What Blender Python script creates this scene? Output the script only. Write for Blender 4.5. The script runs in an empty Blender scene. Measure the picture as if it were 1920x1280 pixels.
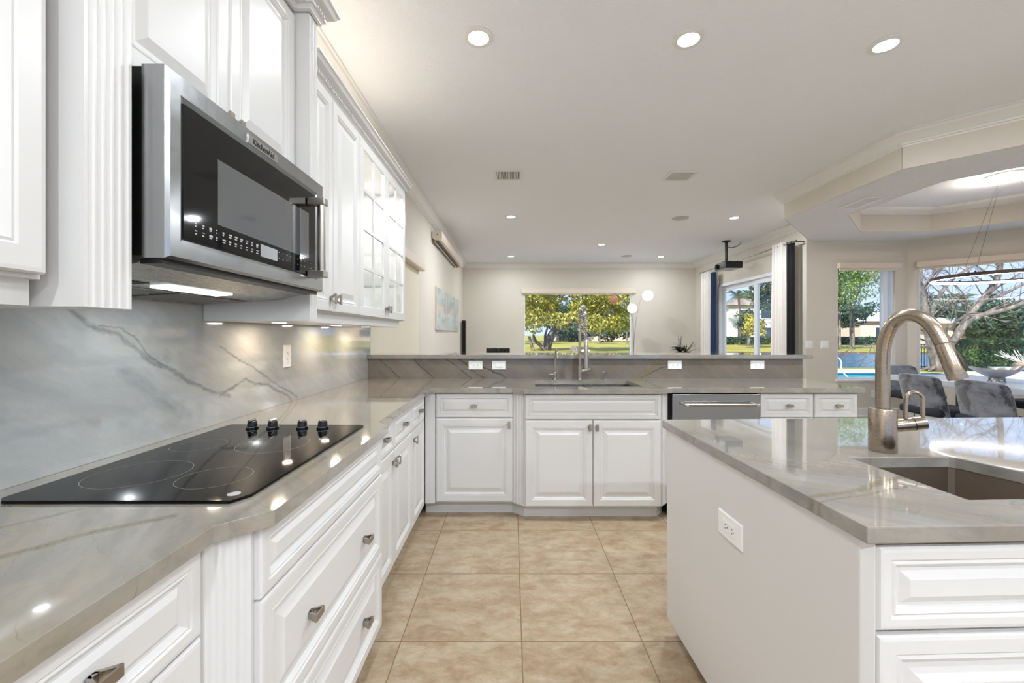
import bpy, bmesh, math, random
from mathutils import Vector, Matrix
from mathutils.geometry import tessellate_polygon
import numpy as np
random.seed(7)
rng = np.random.RandomState(11)
SC = bpy.context.scene
COL = SC.collection
R = math.radians

# ------------------------------------------------------------------ camera
H = 1.29
cam_d = bpy.data.cameras.new('camera')
cam = bpy.data.objects.new('camera', cam_d)
COL.objects.link(cam)
cam.location = (0, 0, H)
cam.rotation_euler = (R(90), 0, 0)
cam_d.lens = 15.0
cam_d.sensor_width = 36.0
cam_d.shift_y = -14 / 1920
cam_d.clip_start = 0.01
cam_d.clip_end = 800
SC.camera = cam
# ------------------------------------------------------------------ world, sun, exposure
SKY_STRENGTH = 0.82
SUN_STRENGTH = 4.8
DOWNLIGHT_W = 17.0
SC.view_settings.view_transform = 'Standard'
SC.view_settings.look = 'None'
SC.view_settings.exposure = 0.90
SC.view_settings.gamma = 1.0
SC.view_settings.use_curve_mapping = False
W = bpy.data.worlds.new('world')
SC.world = W
W.use_nodes = True
wn = W.node_tree
wn.nodes.clear()
tc = wn.nodes.new('ShaderNodeTexCoord')
sxyz = wn.nodes.new('ShaderNodeSeparateXYZ')
skyr = wn.nodes.new('ShaderNodeValToRGB')
skyr.color_ramp.elements[0].position = 0.0
skyr.color_ramp.elements[0].color = (0.58, 0.68, 0.92, 1)
skyr.color_ramp.elements[1].position = 0.75
skyr.color_ramp.elements[1].color = (0.30, 0.52, 1.0, 1)
bg = wn.nodes.new('ShaderNodeBackground')
bg.inputs['Strength'].default_value = SKY_STRENGTH
wo = wn.nodes.new('ShaderNodeOutputWorld')
wn.links.new(tc.outputs['Generated'], sxyz.inputs[0])
wn.links.new(sxyz.outputs[2], skyr.inputs[0])
wn.links.new(skyr.outputs[0], bg.inputs['Color'])
wn.links.new(bg.outputs[0], wo.inputs['Surface'])
sun_d = bpy.data.lights.new('sun', 'SUN')
sun_d.energy = SUN_STRENGTH
sun_d.color = (1.0, 0.93, 0.80)
sun_d.angle = R(0.6)
sun = bpy.data.objects.new('sun', sun_d)
COL.objects.link(sun)
sun.rotation_euler = Vector((-0.50, -0.75, 0.90)).to_track_quat('Z', 'Y').to_euler()

# ------------------------------------------------------------------ helpers
def srgb(r, g, b):
    f = lambda c: (c / 255 / 12.92) if c / 255 <= 0.04045 else ((c / 255 + 0.055) / 1.055) ** 2.4
    return (f(r), f(g), f(b), 1.0)

class N:
    """small node-graph helper"""
    def __init__(self, name, rough=0.5, metal=0.0, color=(0.8, 0.8, 0.8, 1), spec=0.5):
        self.m = bpy.data.materials.new(name)
        self.m.use_nodes = True
        self.t = self.m.node_tree
        self.b = self.t.nodes['Principled BSDF']
        self.out = self.t.nodes['Material Output']
        self.b.inputs['Roughness'].default_value = rough
        self.b.inputs['Metallic'].default_value = metal
        self.b.inputs['Base Color'].default_value = color
        self.b.inputs['Specular IOR Level'].default_value = spec
    def n(self, typ, **kw):
        x = self.t.nodes.new(typ)
        for k, v in kw.items():
            if k.startswith('i_'):
                key = k[2:]
                x.inputs[int(key) if key.isdigit() else key].default_value = v
            else:
                setattr(x, k, v)
        return x
    def l(self, a, b):
        self.t.links.new(a, b)
    def math(self, op, a, b=None, c=None, clamp=False):
        x = self.n('ShaderNodeMath', operation=op)
        x.use_clamp = clamp
        for i, v in enumerate((a, b, c)):
            if v is None: continue
            if isinstance(v, (int, float)): x.inputs[i].default_value = v
            else: self.l(v, x.inputs[i])
        return x.outputs[0]
    def vmath(self, op, a, b=None, scale=None):
        x = self.n('ShaderNodeVectorMath', operation=op)
        for i, v in enumerate((a, b)):
            if v is None: continue
            if isinstance(v, (tuple, list)): x.inputs[i].default_value = v
            else: self.l(v, x.inputs[i])
        if scale is not None:
            if isinstance(scale, (int, float)): x.inputs['Scale'].default_value = scale
            else: self.l(scale, x.inputs['Scale'])
        return x.outputs['Value'] if op in ('DOT_PRODUCT', 'LENGTH', 'DISTANCE') else x.outputs[0]
    def pos(self):
        return self.n('ShaderNodeNewGeometry').outputs['Position']
    def obj(self):
        return self.n('ShaderNodeTexCoord').outputs['Object']
    def mapping(self, v, scale=(1, 1, 1), rot=(0, 0, 0), loc=(0, 0, 0)):
        x = self.n('ShaderNodeMapping')
        x.inputs['Scale'].default_value = scale
        x.inputs['Rotation'].default_value = rot
        x.inputs['Location'].default_value = loc
        self.l(v, x.inputs['Vector'])
        return x.outputs[0]
    def noise(self, v, scale, detail=4, rough=0.55, dist=0.0, color=False):
        x = self.n('ShaderNodeTexNoise')
        x.inputs['Scale'].default_value = scale
        x.inputs['Detail'].default_value = detail
        x.inputs['Roughness'].default_value = rough
        x.inputs['Distortion'].default_value = dist
        if v is not None: self.l(v, x.inputs['Vector'])
        return x.outputs['Color' if color else 'Fac']
    def ramp(self, v, stops):
        x = self.n('ShaderNodeValToRGB')
        e = x.color_ramp.elements
        while len(e) < len(stops): e.new(0.5)
        for i, (p, c) in enumerate(stops):
            e[i].position = p
            e[i].color = c if isinstance(c, (tuple, list)) else (c, c, c, 1)
        self.l(v, x.inputs[0])
        return x.outputs[0]
    def mix(self, f, a, b, mode='MIX'):
        x = self.n('ShaderNodeMix', data_type='RGBA', blend_type=mode)
        for s, v in ((x.inputs[0], f), (x.inputs[6], a), (x.inputs[7], b)):
            if isinstance(v, (int, float, tuple, list)): s.default_value = v
            else: self.l(v, s)
        return x.outputs[2]
    def color(self, v): self.l(v, self.b.inputs['Base Color'])
    def bump(self, v, strength=0.2, dist=0.01):
        x = self.n('ShaderNodeBump')
        x.inputs['Strength'].default_value = strength
        x.inputs['Distance'].default_value = dist
        self.l(v, x.inputs['Height'])
        self.l(x.outputs[0], self.b.inputs['Normal'])
    def polyvein(self, p2, pts, width):
        """mask along a polyline; p2 is a vector socket already flattened to the plane of pts"""
        best = None
        for (a, b) in zip(pts[:-1], pts[1:]):
            a = Vector(a); b = Vector(b); d = b - a
            L2 = d.dot(d)
            pa = self.vmath('SUBTRACT', p2, tuple(a))
            h = self.math('DIVIDE', self.vmath('DOT_PRODUCT', pa, tuple(d)), L2, clamp=True)
            dd = self.vmath('SCALE', tuple(d), None, h)
            dist = self.vmath('DISTANCE', pa, dd)
            best = dist if best is None else self.math('MINIMUM', best, dist)
        t = self.math('DIVIDE', best, width)
        return self.math('SUBTRACT', 1.0, t, clamp=True)

class F:
    """frame: a along u, b up, c along n (u x z = n)"""
    def __init__(self, o, u, n):
        self.o = Vector(o); self.u = Vector(u).normalized(); self.n = Vector(n).normalized(); self.z = Vector((0, 0, 1))
    def p(self, a, b, c):
        return self.o + self.u * a + self.z * b + self.n * c

WF = F((0, 0, 0), (1, 0, 0), (0, -1, 0))

def wloc(o):
    v = Vector((0, 0, 0))
    while o is not None:
        v += o.location
        o = o.parent
    return v

class MB:
    def __init__(self):
        self.v = []; self.f = []
    def add(self, vs, fs):
        k = len(self.v)
        self.v += [Vector(p) for p in vs]
        self.f += [tuple(i + k for i in f) for f in fs]
        return self
    def hexa(self, p):
        return self.add(p, [(0, 3, 2, 1), (4, 5, 6, 7), (0, 1, 5, 4), (1, 2, 6, 5), (2, 3, 7, 6), (3, 0, 4, 7)])
    def fbox(self, fr, a0, a1, b0, b1, c0, c1):
        return self.hexa([fr.p(a0, b0, c0), fr.p(a1, b0, c0), fr.p(a1, b0, c1), fr.p(a0, b0, c1),
                          fr.p(a0, b1, c0), fr.p(a1, b1, c0), fr.p(a1, b1, c1), fr.p(a0, b1, c1)])
    def box(self, x0, x1, y0, y1, z0, z1):
        return self.hexa([(x0, y0, z0), (x1, y0, z0), (x1, y1, z0), (x0, y1, z0),
                          (x0, y0, z1), (x1, y0, z1), (x1, y1, z1), (x0, y1, z1)])
    def panel(self, fr, a0, a1, b0, b1, c0, prof, back=True):
        """stack of shrinking rectangles: prof = [(inset, height)...]"""
        vs = []
        pr = [(0, 0)] + list(prof)
        for ins, h in pr:
            for (a, b) in ((a0 + ins, b0 + ins), (a1 - ins, b0 + ins), (a1 - ins, b1 - ins), (a0 + ins, b1 - ins)):
                vs.append(fr.p(a, b, c0 + h))
        fs = []
        for i in range(len(pr) - 1):
            for j in range(4):
                k = (j + 1) % 4
                fs.append((i * 4 + j, i * 4 + k, i * 4 + 4 + k, i * 4 + 4 + j))
        e = (len(pr) - 1) * 4
        fs.append((e, e + 1, e + 2, e + 3))
        if back: fs.append((3, 2, 1, 0))
        return self.add(vs, fs)
    def prism(self, loops, z0, z1, top=True, bottom=True):
        """loops: outer + holes, lists of (x,y)"""
        flat = [p for lp in loops for p in lp]
        n = len(flat)
        vs = [(x, y, z0) for x, y in flat] + [(x, y, z1) for x, y in flat]
        fs = []
        if len(loops) == 1 and len(loops[0]) <= 4:
            cap = [tuple(range(n))]
        else:
            cap = tessellate_polygon([[Vector((x, y, 0)) for x, y in lp] for lp in loops])
        for t in cap:
            if top: fs.append(tuple(i + n for i in t))
            if bottom: fs.append(tuple(reversed(t)))
        k = 0
        for lp in loops:
            m = len(lp)
            for i in range(m):
                j = (i + 1) % m
                fs.append((k + i, k + j, n + k + j, n + k + i))
            k += m
        return self.add(vs, fs)
    def extr(self, poly3, d):
        """extrude an arbitrary planar polygon of 3D points by vector d"""
        n = len(poly3); d = Vector(d)
        vs = [Vector(p) for p in poly3]; vs += [p + d for p in vs]
        fs = [tuple(range(n)), tuple(range(2 * n - 1, n - 1, -1))]
        for i in range(n):
            j = (i + 1) % n
            fs.append((i, j, n + j, n + i))
        return self.add(vs, fs)
    def tube(self, pts, r, seg=12, caps=True, closed=False):
        pts = [Vector(p) for p in pts]; n = len(pts)
        rr = r if isinstance(r, (list, tuple)) else [r] * n
        vs = []; prev = None
        for i, p in enumerate(pts):
            if closed: t = pts[(i + 1) % n] - pts[i - 1]
            else: t = pts[min(i + 1, n - 1)] - pts[max(i - 1, 0)]
            t.normalize()
            if prev is None:
                a = Vector((0, 0, 1)) if abs(t.z) < 0.9 else Vector((1, 0, 0))
                s = t.cross(a).normalized()
            else:
                s = prev - t * prev.dot(t)
                s = s.normalized() if s.length > 1e-6 else t.orthogonal().normalized()
            prev = s
            b = t.cross(s)
            for k in range(seg):
                q = 2 * math.pi * k / seg
                vs.append(p + s * (math.cos(q) * rr[i]) + b * (math.sin(q) * rr[i]))
        fs = []
        for i in range(n if closed else n - 1):
            i2 = (i + 1) % n
            for k in range(seg):
                k2 = (k + 1) % seg
                fs.append((i * seg + k, i * seg + k2, i2 * seg + k2, i2 * seg + k))
        if caps and not closed:
            fs.append(tuple(range(seg - 1, -1, -1)))
            fs.append(tuple((n - 1) * seg + k for k in range(seg)))
        return self.add(vs, fs)
    def lathe(self, c, prof, seg=24, axis=(0, 0, 1)):
        c = Vector(c); az = Vector(axis).normalized()
        ax = az.orthogonal().normalized(); ay = az.cross(ax)
        vs = []; fs = []; m = len(prof)
        for k in range(seg):
            q = 2 * math.pi * k / seg
            d = ax * math.cos(q) + ay * math.sin(q)
            for r, z in prof: vs.append(c + d * r + az * z)
        for k in range(seg):
            k2 = (k + 1) % seg
            for i in range(m - 1):
                fs.append((k * m + i, k2 * m + i, k2 * m + i + 1, k * m + i + 1))
        if prof[0][0] > 1e-6: fs.append(tuple(k * m for k in range(seg - 1, -1, -1)))
        if prof[-1][0] > 1e-6: fs.append(tuple(k * m + m - 1 for k in range(seg)))
        return self.add(vs, fs)
    def mould(self, path, z, prof, closed=False):
        """moulding swept along an xy path; prof (out, down) offsets to the LEFT of the path direction"""
        P = [Vector((x, y)) for x, y in path]; n = len(P)
        def nrm(i, j):
            d = (P[j] - P[i]).normalized(); return Vector((-d.y, d.x))
        vs = []
        for i in range(n):
            if closed: n1 = nrm(i - 1, i); n2 = nrm(i, (i + 1) % n)
            else:
                n1 = nrm(i - 1, i) if i > 0 else nrm(0, 1)
                n2 = nrm(i, i + 1) if i < n - 1 else n1
            m = (n1 + n2) / (1 + n1.dot(n2))
            for o, dn in prof:
                q = P[i] + m * o
                vs.append((q.x, q.y, z - dn))
        k = len(prof); fs = []
        for i in range(n if closed else n - 1):
            i2 = (i + 1) % n
            for j in range(k):
                j2 = (j + 1) % k
                fs.append((i * k + j, i * k + j2, i2 * k + j2, i2 * k + j))
        if not closed:
            fs.append(tuple(range(k))); fs.append(tuple((n - 1) * k + j for j in range(k - 1, -1, -1)))
        return self.add(vs, fs)
    def build(self, name, mat, parent=None, smooth=None, bevel=None, recalc=True):
        me = bpy.data.meshes.new(name)
        off = wloc(parent) if parent is not None else Vector((0, 0, 0))
        me.from_pydata([tuple(p - off) for p in self.v], [], self.f)
        if recalc:
            bm = bmesh.new(); bm.from_mesh(me)
            bmesh.ops.recalc_face_normals(bm, faces=bm.faces[:])
            bm.to_mesh(me); bm.free()
        me.materials.append(mat)
        if smooth is not None:
            me.polygons.foreach_set('use_smooth', [True] * len(me.polygons))
            me.set_sharp_from_angle(angle=R(smooth))
        o = bpy.data.objects.new(name, me)
        COL.objects.link(o)
        if parent is not None: o.parent = parent
        if bevel:
            b = o.modifiers.new('bevel', 'BEVEL'); b.width = bevel; b.segments = 2
            b.limit_method = 'ANGLE'; b.angle_limit = R(40)
        return o

def tag(o, label, cat, group=None, kind=None):
    o['label'] = label; o['category'] = cat
    if group: o['group'] = group
    if kind: o['kind'] = kind
    return o
def thing(name, loc, label, cat, group=None):
    o = bpy.data.objects.new(name, None); COL.objects.link(o)
    o.location = loc; o.empty_display_size = 0.05
    return tag(o, label, cat, group)
def struct(o):
    o['kind'] = 'structure'; return o
def dup(root, loc, label=None):
    r = root.copy(); COL.objects.link(r); r.location = loc
    if label: r['label'] = label
    for ch in list(root.children):
        c = ch.copy(); COL.objects.link(c); c.parent = r
        for g in list(ch.children):
            d = g.copy(); COL.objects.link(d); d.parent = c
    return r
def px(x, y, Y):
    """point at depth Y that the survey of the photo gives for a pixel"""
    return Vector(((x - 960) * Y / 800, Y, H - (y - 626) * Y / 800))

# ------------------------------------------------------------------ materials
M = {}
def simple(name, col, rough=0.5, metal=0.0, spec=0.5, emit=None, estr=0):
    k = N(name, rough, metal, col, spec)
    if emit:
        k.b.inputs['Emission Color'].default_value = emit
        k.b.inputs['Emission Strength'].default_value = estr
    M[name] = k.m
    return k
simple('cabinet_white', srgb(216, 214, 212), 0.34)
simple('trim_white', srgb(232, 231, 228), 0.4)
simple('outlet_white', srgb(240, 240, 238), 0.3)
simple('dark_slot', srgb(60, 58, 55), 0.6)
simple('black_plastic', srgb(18, 17, 17), 0.35)
simple('black_gloss', srgb(10, 10, 11), 0.12)
simple('black_cloth', srgb(12, 12, 14), 0.9)
simple('navy_cloth', srgb(32, 52, 92), 0.85)
simple('nickel', srgb(176, 170, 162), 0.28, 1.0)
simple('chrome', srgb(215, 215, 215), 0.08, 1.0)
simple('plywood', srgb(190, 150, 100), 0.6)
simple('vinyl_white', srgb(232, 236, 240), 0.35)
simple('cream_plastic', srgb(222, 208, 192), 0.45)
simple('cream_cloth', srgb(226, 217, 196), 0.85)
simple('table_white', srgb(196, 200, 207), 0.22)
simple('table_side', srgb(205, 200, 192), 0.5)
simple('bronze', srgb(70, 60, 54), 0.4, 0.6)
simple('pot_brown', srgb(150, 125, 105), 0.7)
simple('branch_white', srgb(235, 230, 222), 0.7)
simple('leaf_dark', srgb(32, 38, 30), 0.5)
simple('leaf_grey', srgb(84, 90, 62), 0.5)
simple('display_grey', srgb(120, 122, 124), 0.2, 0, 0.5, srgb(150, 155, 160), 0.25)
simple('downlight_lens', (1, 1, 1, 1), 0.4, 0, 0.5, (1, 0.97, 0.93, 1), 9.0)
simple('warm_lens', (1, 1, 1, 1), 0.4, 0, 0.5, (1, 0.86, 0.7, 1), 5.0)
simple('hood_lens', (1, 1, 1, 1), 0.4, 0, 0.5, (0.85, 0.95, 1, 1), 3.0)
simple('ring_lens', (1, 1, 1, 1), 0.4, 0, 0.5, (1, 0.89, 0.80, 1), 7.0)
simple('globe_lit', (1, 1, 1, 1), 0.4, 0, 0.5, (1, 0.93, 0.86, 1), 0.9)
simple('globe_brown', srgb(120, 84, 66), 0.5, 0, 0.5, srgb(190, 130, 95), 0.25)
simple('speaker_grille', srgb(190, 190, 188), 0.7)
simple('stucco_white', srgb(225, 222, 215), 0.8)
simple('stucco_pink', srgb(222, 196, 182), 0.8)
simple('roof_tile', srgb(160, 140, 130), 0.8)
simple('roof_pale', srgb(205, 198, 196), 0.8)
simple('house_glass', srgb(60, 72, 84), 0.1)
simple('fence_metal', srgb(60, 66, 66), 0.5)
simple('deck_pink', srgb(232, 214, 204), 0.8)
simple('shore_soil', srgb(120, 96, 66), 0.9)
simple('pool_tile', srgb(24, 80, 120), 0.3)

k = N('wall_cream', 0.75); M['wall_cream'] = k.m
p = k.pos(); k.color(k.ramp(k.noise(p, 1.3, 3), [(0.3, srgb(212, 205, 192)), (0.7, srgb(216, 209, 197))]))
k.bump(k.noise(p, 60, 4), 0.12, 0.004)
k = N('ceiling_texture', 0.85, color=srgb(241, 244, 249)); M['ceiling_texture'] = k.m
p = k.pos(); k.bump(k.ramp(k.noise(p, 75, 5, 0.6), [(0.42, 0.0), (0.62, 1.0)]), 0.35, 0.004)
k = N('soffit_texture', 0.85, color=srgb(240, 243, 248)); M['soffit_texture'] = k.m
p = k.pos(); k.bump(k.ramp(k.noise(p, 42, 5, 0.6), [(0.42, 0.0), (0.6, 1.0)]), 0.7, 0.008)

# brushed stainless
for nm, c, ro, ax in (('stainless', srgb(178, 176, 172), 0.27, (2, 2, 160)), ('stainless_door', srgb(172, 174, 176), 0.24, (160, 2, 2)), ('faucet_nickel', srgb(170, 156, 140), 0.26, (1, 1, 120)), ('sink_steel', srgb(176, 164, 152), 0.42, (2, 2, 80))):
    k = N(nm, ro, 1.0, c); M[nm] = k.m
    t = k.noise(k.mapping(k.obj(), ax), 14, 3)
    k.l(k.math('MULTIPLY_ADD', t, 0.14, ro - 0.07), k.b.inputs['Roughness'])
    k.color(k.mix(t, tuple(x * 0.88 for x in c[:3]) + (1,), c))

# black cooking glass
k = N('cooktop_glass', 0.04, 0, srgb(6, 6, 7), 0.4); M['cooktop_glass'] = k.m
k.b.inputs['IOR'].default_value = 1.32
k = N('oven_glass', 0.04, 0, srgb(12, 13, 15), 0.45); M['oven_glass'] = k.m
k = N('oven_window', 0.05, 0, srgb(84, 88, 92), 0.9); M['oven_window'] = k.m  # inner window; its lighter reflection is put into the grey base colour
k.b.inputs['Coat Weight'].default_value = 0.8; k.b.inputs['Coat Roughness'].default_value = 0.03; k.b.inputs['Coat IOR'].default_value = 1.6

# quartzite
def stone(name, plane, tint, streakrot, veins, vcol=srgb(70, 66, 56), wspec=0.5, beige=0.5, lines=0.35, rough=0.07, linescale=5.0, coat=0.8, contrast=1.0):
    k = N(name, rough, 0, (0.3, 0.3, 0.3, 1), wspec)
    k.b.inputs['Coat Weight'].default_value = coat
    k.b.inputs['Coat Roughness'].default_value = 0.02
    M[name] = k.m
    p = k.pos()
    flat = {'xy': (1, 1, 0), 'yz': (0, 1, 1), 'xz': (1, 0, 1)}[plane]
    warpc = k.vmath('SUBTRACT', k.noise(p, 3.2, 5, 0.6, color=True), (0.5, 0.5, 0.5))
    wp = k.vmath('ADD', p, k.vmath('SCALE', warpc, None, 0.14))
    st = k.mapping(wp, (1, 1, 1), streakrot)
    st = k.mapping(st, (1.0, 7.0, 7.0))
    s1 = k.noise(st, 1.1, 6, 0.62)
    s2 = k.noise(st, 4.5, 6, 0.7)
    fine = k.noise(p, 90, 3, 0.7)
    t = tint
    dark = tuple(x * (1 - 0.28 * contrast) for x in t[:3]) + (1,); lite = tuple(min(1, x * (1 + 0.28 * contrast)) for x in t[:3]) + (1,)
    c = k.ramp(s1, [(0.3, dark), (0.5, t), (0.72, lite)])
    be = (t[0] * 1.18, t[1] * 1.05, t[2] * 0.86, 1)
    c = k.mix(k.math('MULTIPLY', k.ramp(k.noise(st, 1.7, 3), [(0.48, 0.0), (0.62, 1.0)]), beige), c, be)
    c = k.mix(k.math('MULTIPLY', k.ramp(s2, [(0.40, 1.0), (0.5, 0.0)]), 0.28), c, dark)
    c = k.mix(k.math('MULTIPLY', fine, 0.14), c, tuple(x * 0.7 for x in t[:3]) + (1,))
    # thin parallel seams
    wv = k.n('ShaderNodeTexWave', wave_type='BANDS', bands_direction='Y', wave_profile='SAW')
    wv.inputs['Scale'].default_value = linescale; wv.inputs['Distortion'].default_value = 3.0
    wv.inputs['Detail'].default_value = 3.0; wv.inputs['Detail Scale'].default_value = 0.7
    k.l(k.mapping(wp, (0.5, 1, 1), streakrot), wv.inputs['Vector'])
    ln = k.ramp(wv.outputs['Fac'], [(0.0, 1.0), (0.035, 0.0)])
    ln = k.math('MULTIPLY', ln, k.ramp(k.noise(st, 2.3, 2), [(0.45, 0.0), (0.6, 1.0)]))
    c = k.mix(k.math('MULTIPLY', ln, lines), c, vcol)
    # surveyed veins
    wsmall = k.vmath('SUBTRACT', k.noise(p, 9, 6, 0.7, color=True), (0.5, 0.5, 0.5))
    q = k.vmath('MULTIPLY', k.vmath('ADD', p, k.vmath('SCALE', wsmall, None, 0.055)), flat)
    for pts, w, col, a in veins:
        P3 = [{'xy': (u, v, 0), 'yz': (0, u, v), 'xz': (u, 0, v)}[plane] for u, v in pts]
        m = k.polyvein(q, P3, w)
        br = k.ramp(k.noise(st, 7, 4, 0.7), [(0.3, 0.35), (0.6, 1.0)])
        m = k.math('MULTIPLY', k.math('MULTIPLY', k.math('POWER', m, 0.8), br), a)
        c = k.mix(m, c, col)
    k.color(c)
    return k
GV = srgb(58, 66, 64); OL = srgb(104, 96, 62); BR = srgb(92, 80, 52)
stone('quartzite_splash', 'yz', srgb(170, 172, 171), (R(28), 0, R(90)), [
    ([(1.12, 1.40), (1.215, 1.335), (1.27, 1.303), (1.33, 1.287), (1.376, 1.249), (1.469, 1.191), (1.6, 1.122), (1.697, 1.074), (1.857, 1.02)], 0.011, GV, 0.6),
    ([(1.27, 1.315), (1.345, 1.305), (1.40, 1.265), (1.44, 1.222), (1.52, 1.168)], 0.005, GV, 0.6),
    ([(1.80, 1.03), (1.90, 1.062), (1.968, 1.082), (2.05, 1.052), (2.14, 1.035), (2.343, 0.95), (2.40, 0.90)], 0.010, GV, 0.6),
    ([(1.80, 1.24), (1.90, 1.19), (2.05, 1.113), (2.22, 1.03), (2.45, 0.93)], 0.007, GV, 0.55),
    ([(1.35, 1.17), (1.42, 1.12), (1.50, 1.05), (1.62, 0.98)], 0.028, srgb(110, 120, 122), 0.5),
], beige=0.2, lines=0.25, contrast=0.6)
stone('quartzite_top', 'xy', srgb(146, 141, 132), (0, 0, R(55)), [
    ([(-0.95, 0.50), (-0.90, 0.66), (-0.80, 0.80), (-0.70, 0.885)], 0.016, OL, 0.85),
    ([(-1.10, 0.60), (-1.02, 0.78), (-0.93, 0.92)], 0.011, OL, 0.75),
    ([(-0.52, 3.60), (-0.38, 3.42), (-0.22, 3.25), (-0.08, 2.95)], 0.012, BR, 0.6),
    ([(-0.10, 3.64), (-0.24, 3.3), (-0.30, 2.95)], 0.006, BR, 0.5),
    ([(0.98, 3.60), (1.35, 3.3), (1.62, 3.05), (1.75, 2.95)], 0.008, BR, 0.5),
], beige=0.6, lines=0.35)
stone('quartzite_island', 'xy', srgb(143, 139, 133), (0, 0, R(35)), [
    ([(0.64, 0.955), (0.70, 0.985), (0.792, 1.006), (0.87, 1.045), (0.93, 1.078), (1.028, 1.12), (1.08, 1.14)], 0.014, OL, 0.75),
    ([(0.64, 0.935), (0.73, 0.965), (0.84, 1.0), (0.95, 1.045), (1.02, 1.07)], 0.006, BR, 0.6),
    ([(0.62, 1.55), (0.78, 1.62), (1.0, 1.72), (1.2, 1.86)], 0.010, OL, 0.5),
    ([(0.76, 1.20), (0.95, 1.28), (1.1, 1.42)], 0.004, BR, 0.5),
], beige=0.35, lines=0.3)
stone('quartzite_bar', 'xz', srgb(114, 106, 96), (0, R(-42), 0), [
    ([(1.02, 0.90), (1.14, 0.965), (1.24, 1.02), (1.32, 1.075)], 0.022, srgb(120, 102, 62), 0.85),
    ([(1.06, 0.90), (1.17, 0.95), (1.28, 1.0), (1.36, 1.03)], 0.006, srgb(46, 40, 26), 0.8),
    ([(-1.13, 1.08), (-0.96, 0.92)], 0.0065, srgb(56, 46, 38), 1.0),
    ([(-0.84, 1.08), (-0.67, 0.91)], 0.0065, srgb(56, 46, 38), 1.0),
    ([(-0.56, 1.08), (-0.42, 0.98), (-0.34, 0.91)], 0.0065, srgb(56, 46, 38), 1.0),
    ([(-0.46, 1.08), (-0.38, 1.02), (-0.33, 0.965), (-0.22, 0.91)], 0.009, srgb(52, 44, 36), 1.0),
    ([(-0.36, 1.08), (-0.22, 1.0), (-0.10, 0.945), (-0.05, 0.91)], 0.011, srgb(52, 44, 36), 1.0),
], beige=0.4, lines=0.3, rough=0.2, coat=0.1)
stone('quartzite_edge', 'xy', srgb(132, 128, 122), (0, 0, R(50)), [], beige=0.4, lines=0.2)  # same stone, darker tint puts the less lit edge into the colour

# floor tile
k = N('travertine_tile', 0.33); M['travertine_tile'] = k.m
p = k.pos()
T = 0.507
sx = k.n('ShaderNodeSeparateXYZ'); k.l(p, sx.inputs[0])
def grid(s, o):
    u = k.math('DIVIDE', k.math('SUBTRACT', s, o), T)
    fr = k.math('FRACT', u)
    e = k.math('MINIMUM', fr, k.math('SUBTRACT', 1.0, fr))
    return k.math('MULTIPLY', e, T), k.math('FLOOR', u)
ex, ix = grid(sx.outputs[0], 0.0405); ey, iy = grid(sx.outputs[1], 2.298)
edge = k.math('MINIMUM', ex, ey)
g = k.ramp(k.math('MULTIPLY', edge, 100.0), [(0.17, 1.0), (0.28, 0.0)])
seed = k.n('ShaderNodeCombineXYZ')
k.l(k.math('MULTIPLY', ix, 3.7), seed.inputs[0]); k.l(k.math('MULTIPLY', iy, 5.3), seed.inputs[1])
k.l(k.math('ADD', k.math('MULTIPLY', ix, 1.9), k.math('MULTIPLY', iy, 2.7)), seed.inputs[2])
q = k.vmath('ADD', p, seed.outputs[0])
a = k.noise(k.mapping(q, (1, 1.7, 1)), 7.5, 9, 0.74, 0.3)
c = k.ramp(a, [(0.34, srgb(178, 146, 114)), (0.46, srgb(198, 172, 138)), (0.54, srgb(208, 186, 152)), (0.66, srgb(220, 204, 174))])
b2 = k.noise(k.mapping(q, (1, 2.0, 1)), 24, 8, 0.8, 1.6)
c = k.mix(k.ramp(b2, [(0.32, 0.65), (0.43, 0.0)]), c, srgb(160, 118, 82))
c = k.mix(k.ramp(b2, [(0.57, 0.0), (0.70, 0.6)]), c, srgb(226, 210, 180))
b3 = k.noise(q, 60, 4, 0.7)
c = k.mix(k.ramp(b3, [(0.30, 0.35), (0.40, 0.0)]), c, srgb(140, 108, 78))
c = k.mix(g, k.mix(1.0, c, (0.66, 0.655, 0.69, 1), 'MULTIPLY'), srgb(128, 104, 74))
k.color(c)
k.bump(k.math('SUBTRACT', 1.0, g), 0.35, 0.003)
k.l(k.math('MULTIPLY_ADD', g, 0.4, 0.32), k.b.inputs['Roughness'])

# glass panes
def glass(name, tint=(1, 1, 1, 1), fres=0.08):
    m = bpy.data.materials.new(name); m.use_nodes = True; t = m.node_tree; t.nodes.clear()
    o = t.nodes.new('ShaderNodeOutputMaterial'); mx = t.nodes.new('ShaderNodeMixShader')
    tr = t.nodes.new('ShaderNodeBsdfTransparent'); gl = t.nodes.new('ShaderNodeBsdfGlossy')
    tr.inputs[0].default_value = tint; gl.inputs['Roughness'].default_value = 0.01
    lw = t.nodes.new('ShaderNodeFresnel'); lw.inputs[0].default_value = 1.45
    ge = t.nodes.new('ShaderNodeNewGeometry'); sb = t.nodes.new('ShaderNodeMath'); sb.operation = 'SUBTRACT'; sb.inputs[0].default_value = 1.0
    ml = t.nodes.new('ShaderNodeMath'); ml.operation = 'MULTIPLY'
    t.links.new(ge.outputs['Backfacing'], sb.inputs[1]); t.links.new(sb.outputs[0], ml.inputs[0]); t.links.new(lw.outputs[0], ml.inputs[1])
    t.links.new(ml.outputs[0], mx.inputs[0]); t.links.new(tr.outputs[0], mx.inputs[1]); t.links.new(gl.outputs[0], mx.inputs[2])
    t.links.new(mx.outputs[0], o.inputs[0]); M[name] = m
glass('window_glass', (0.93, 0.96, 0.97, 1)); glass('cabinet_glass', (0.97, 0.98, 0.98, 1))

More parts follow.
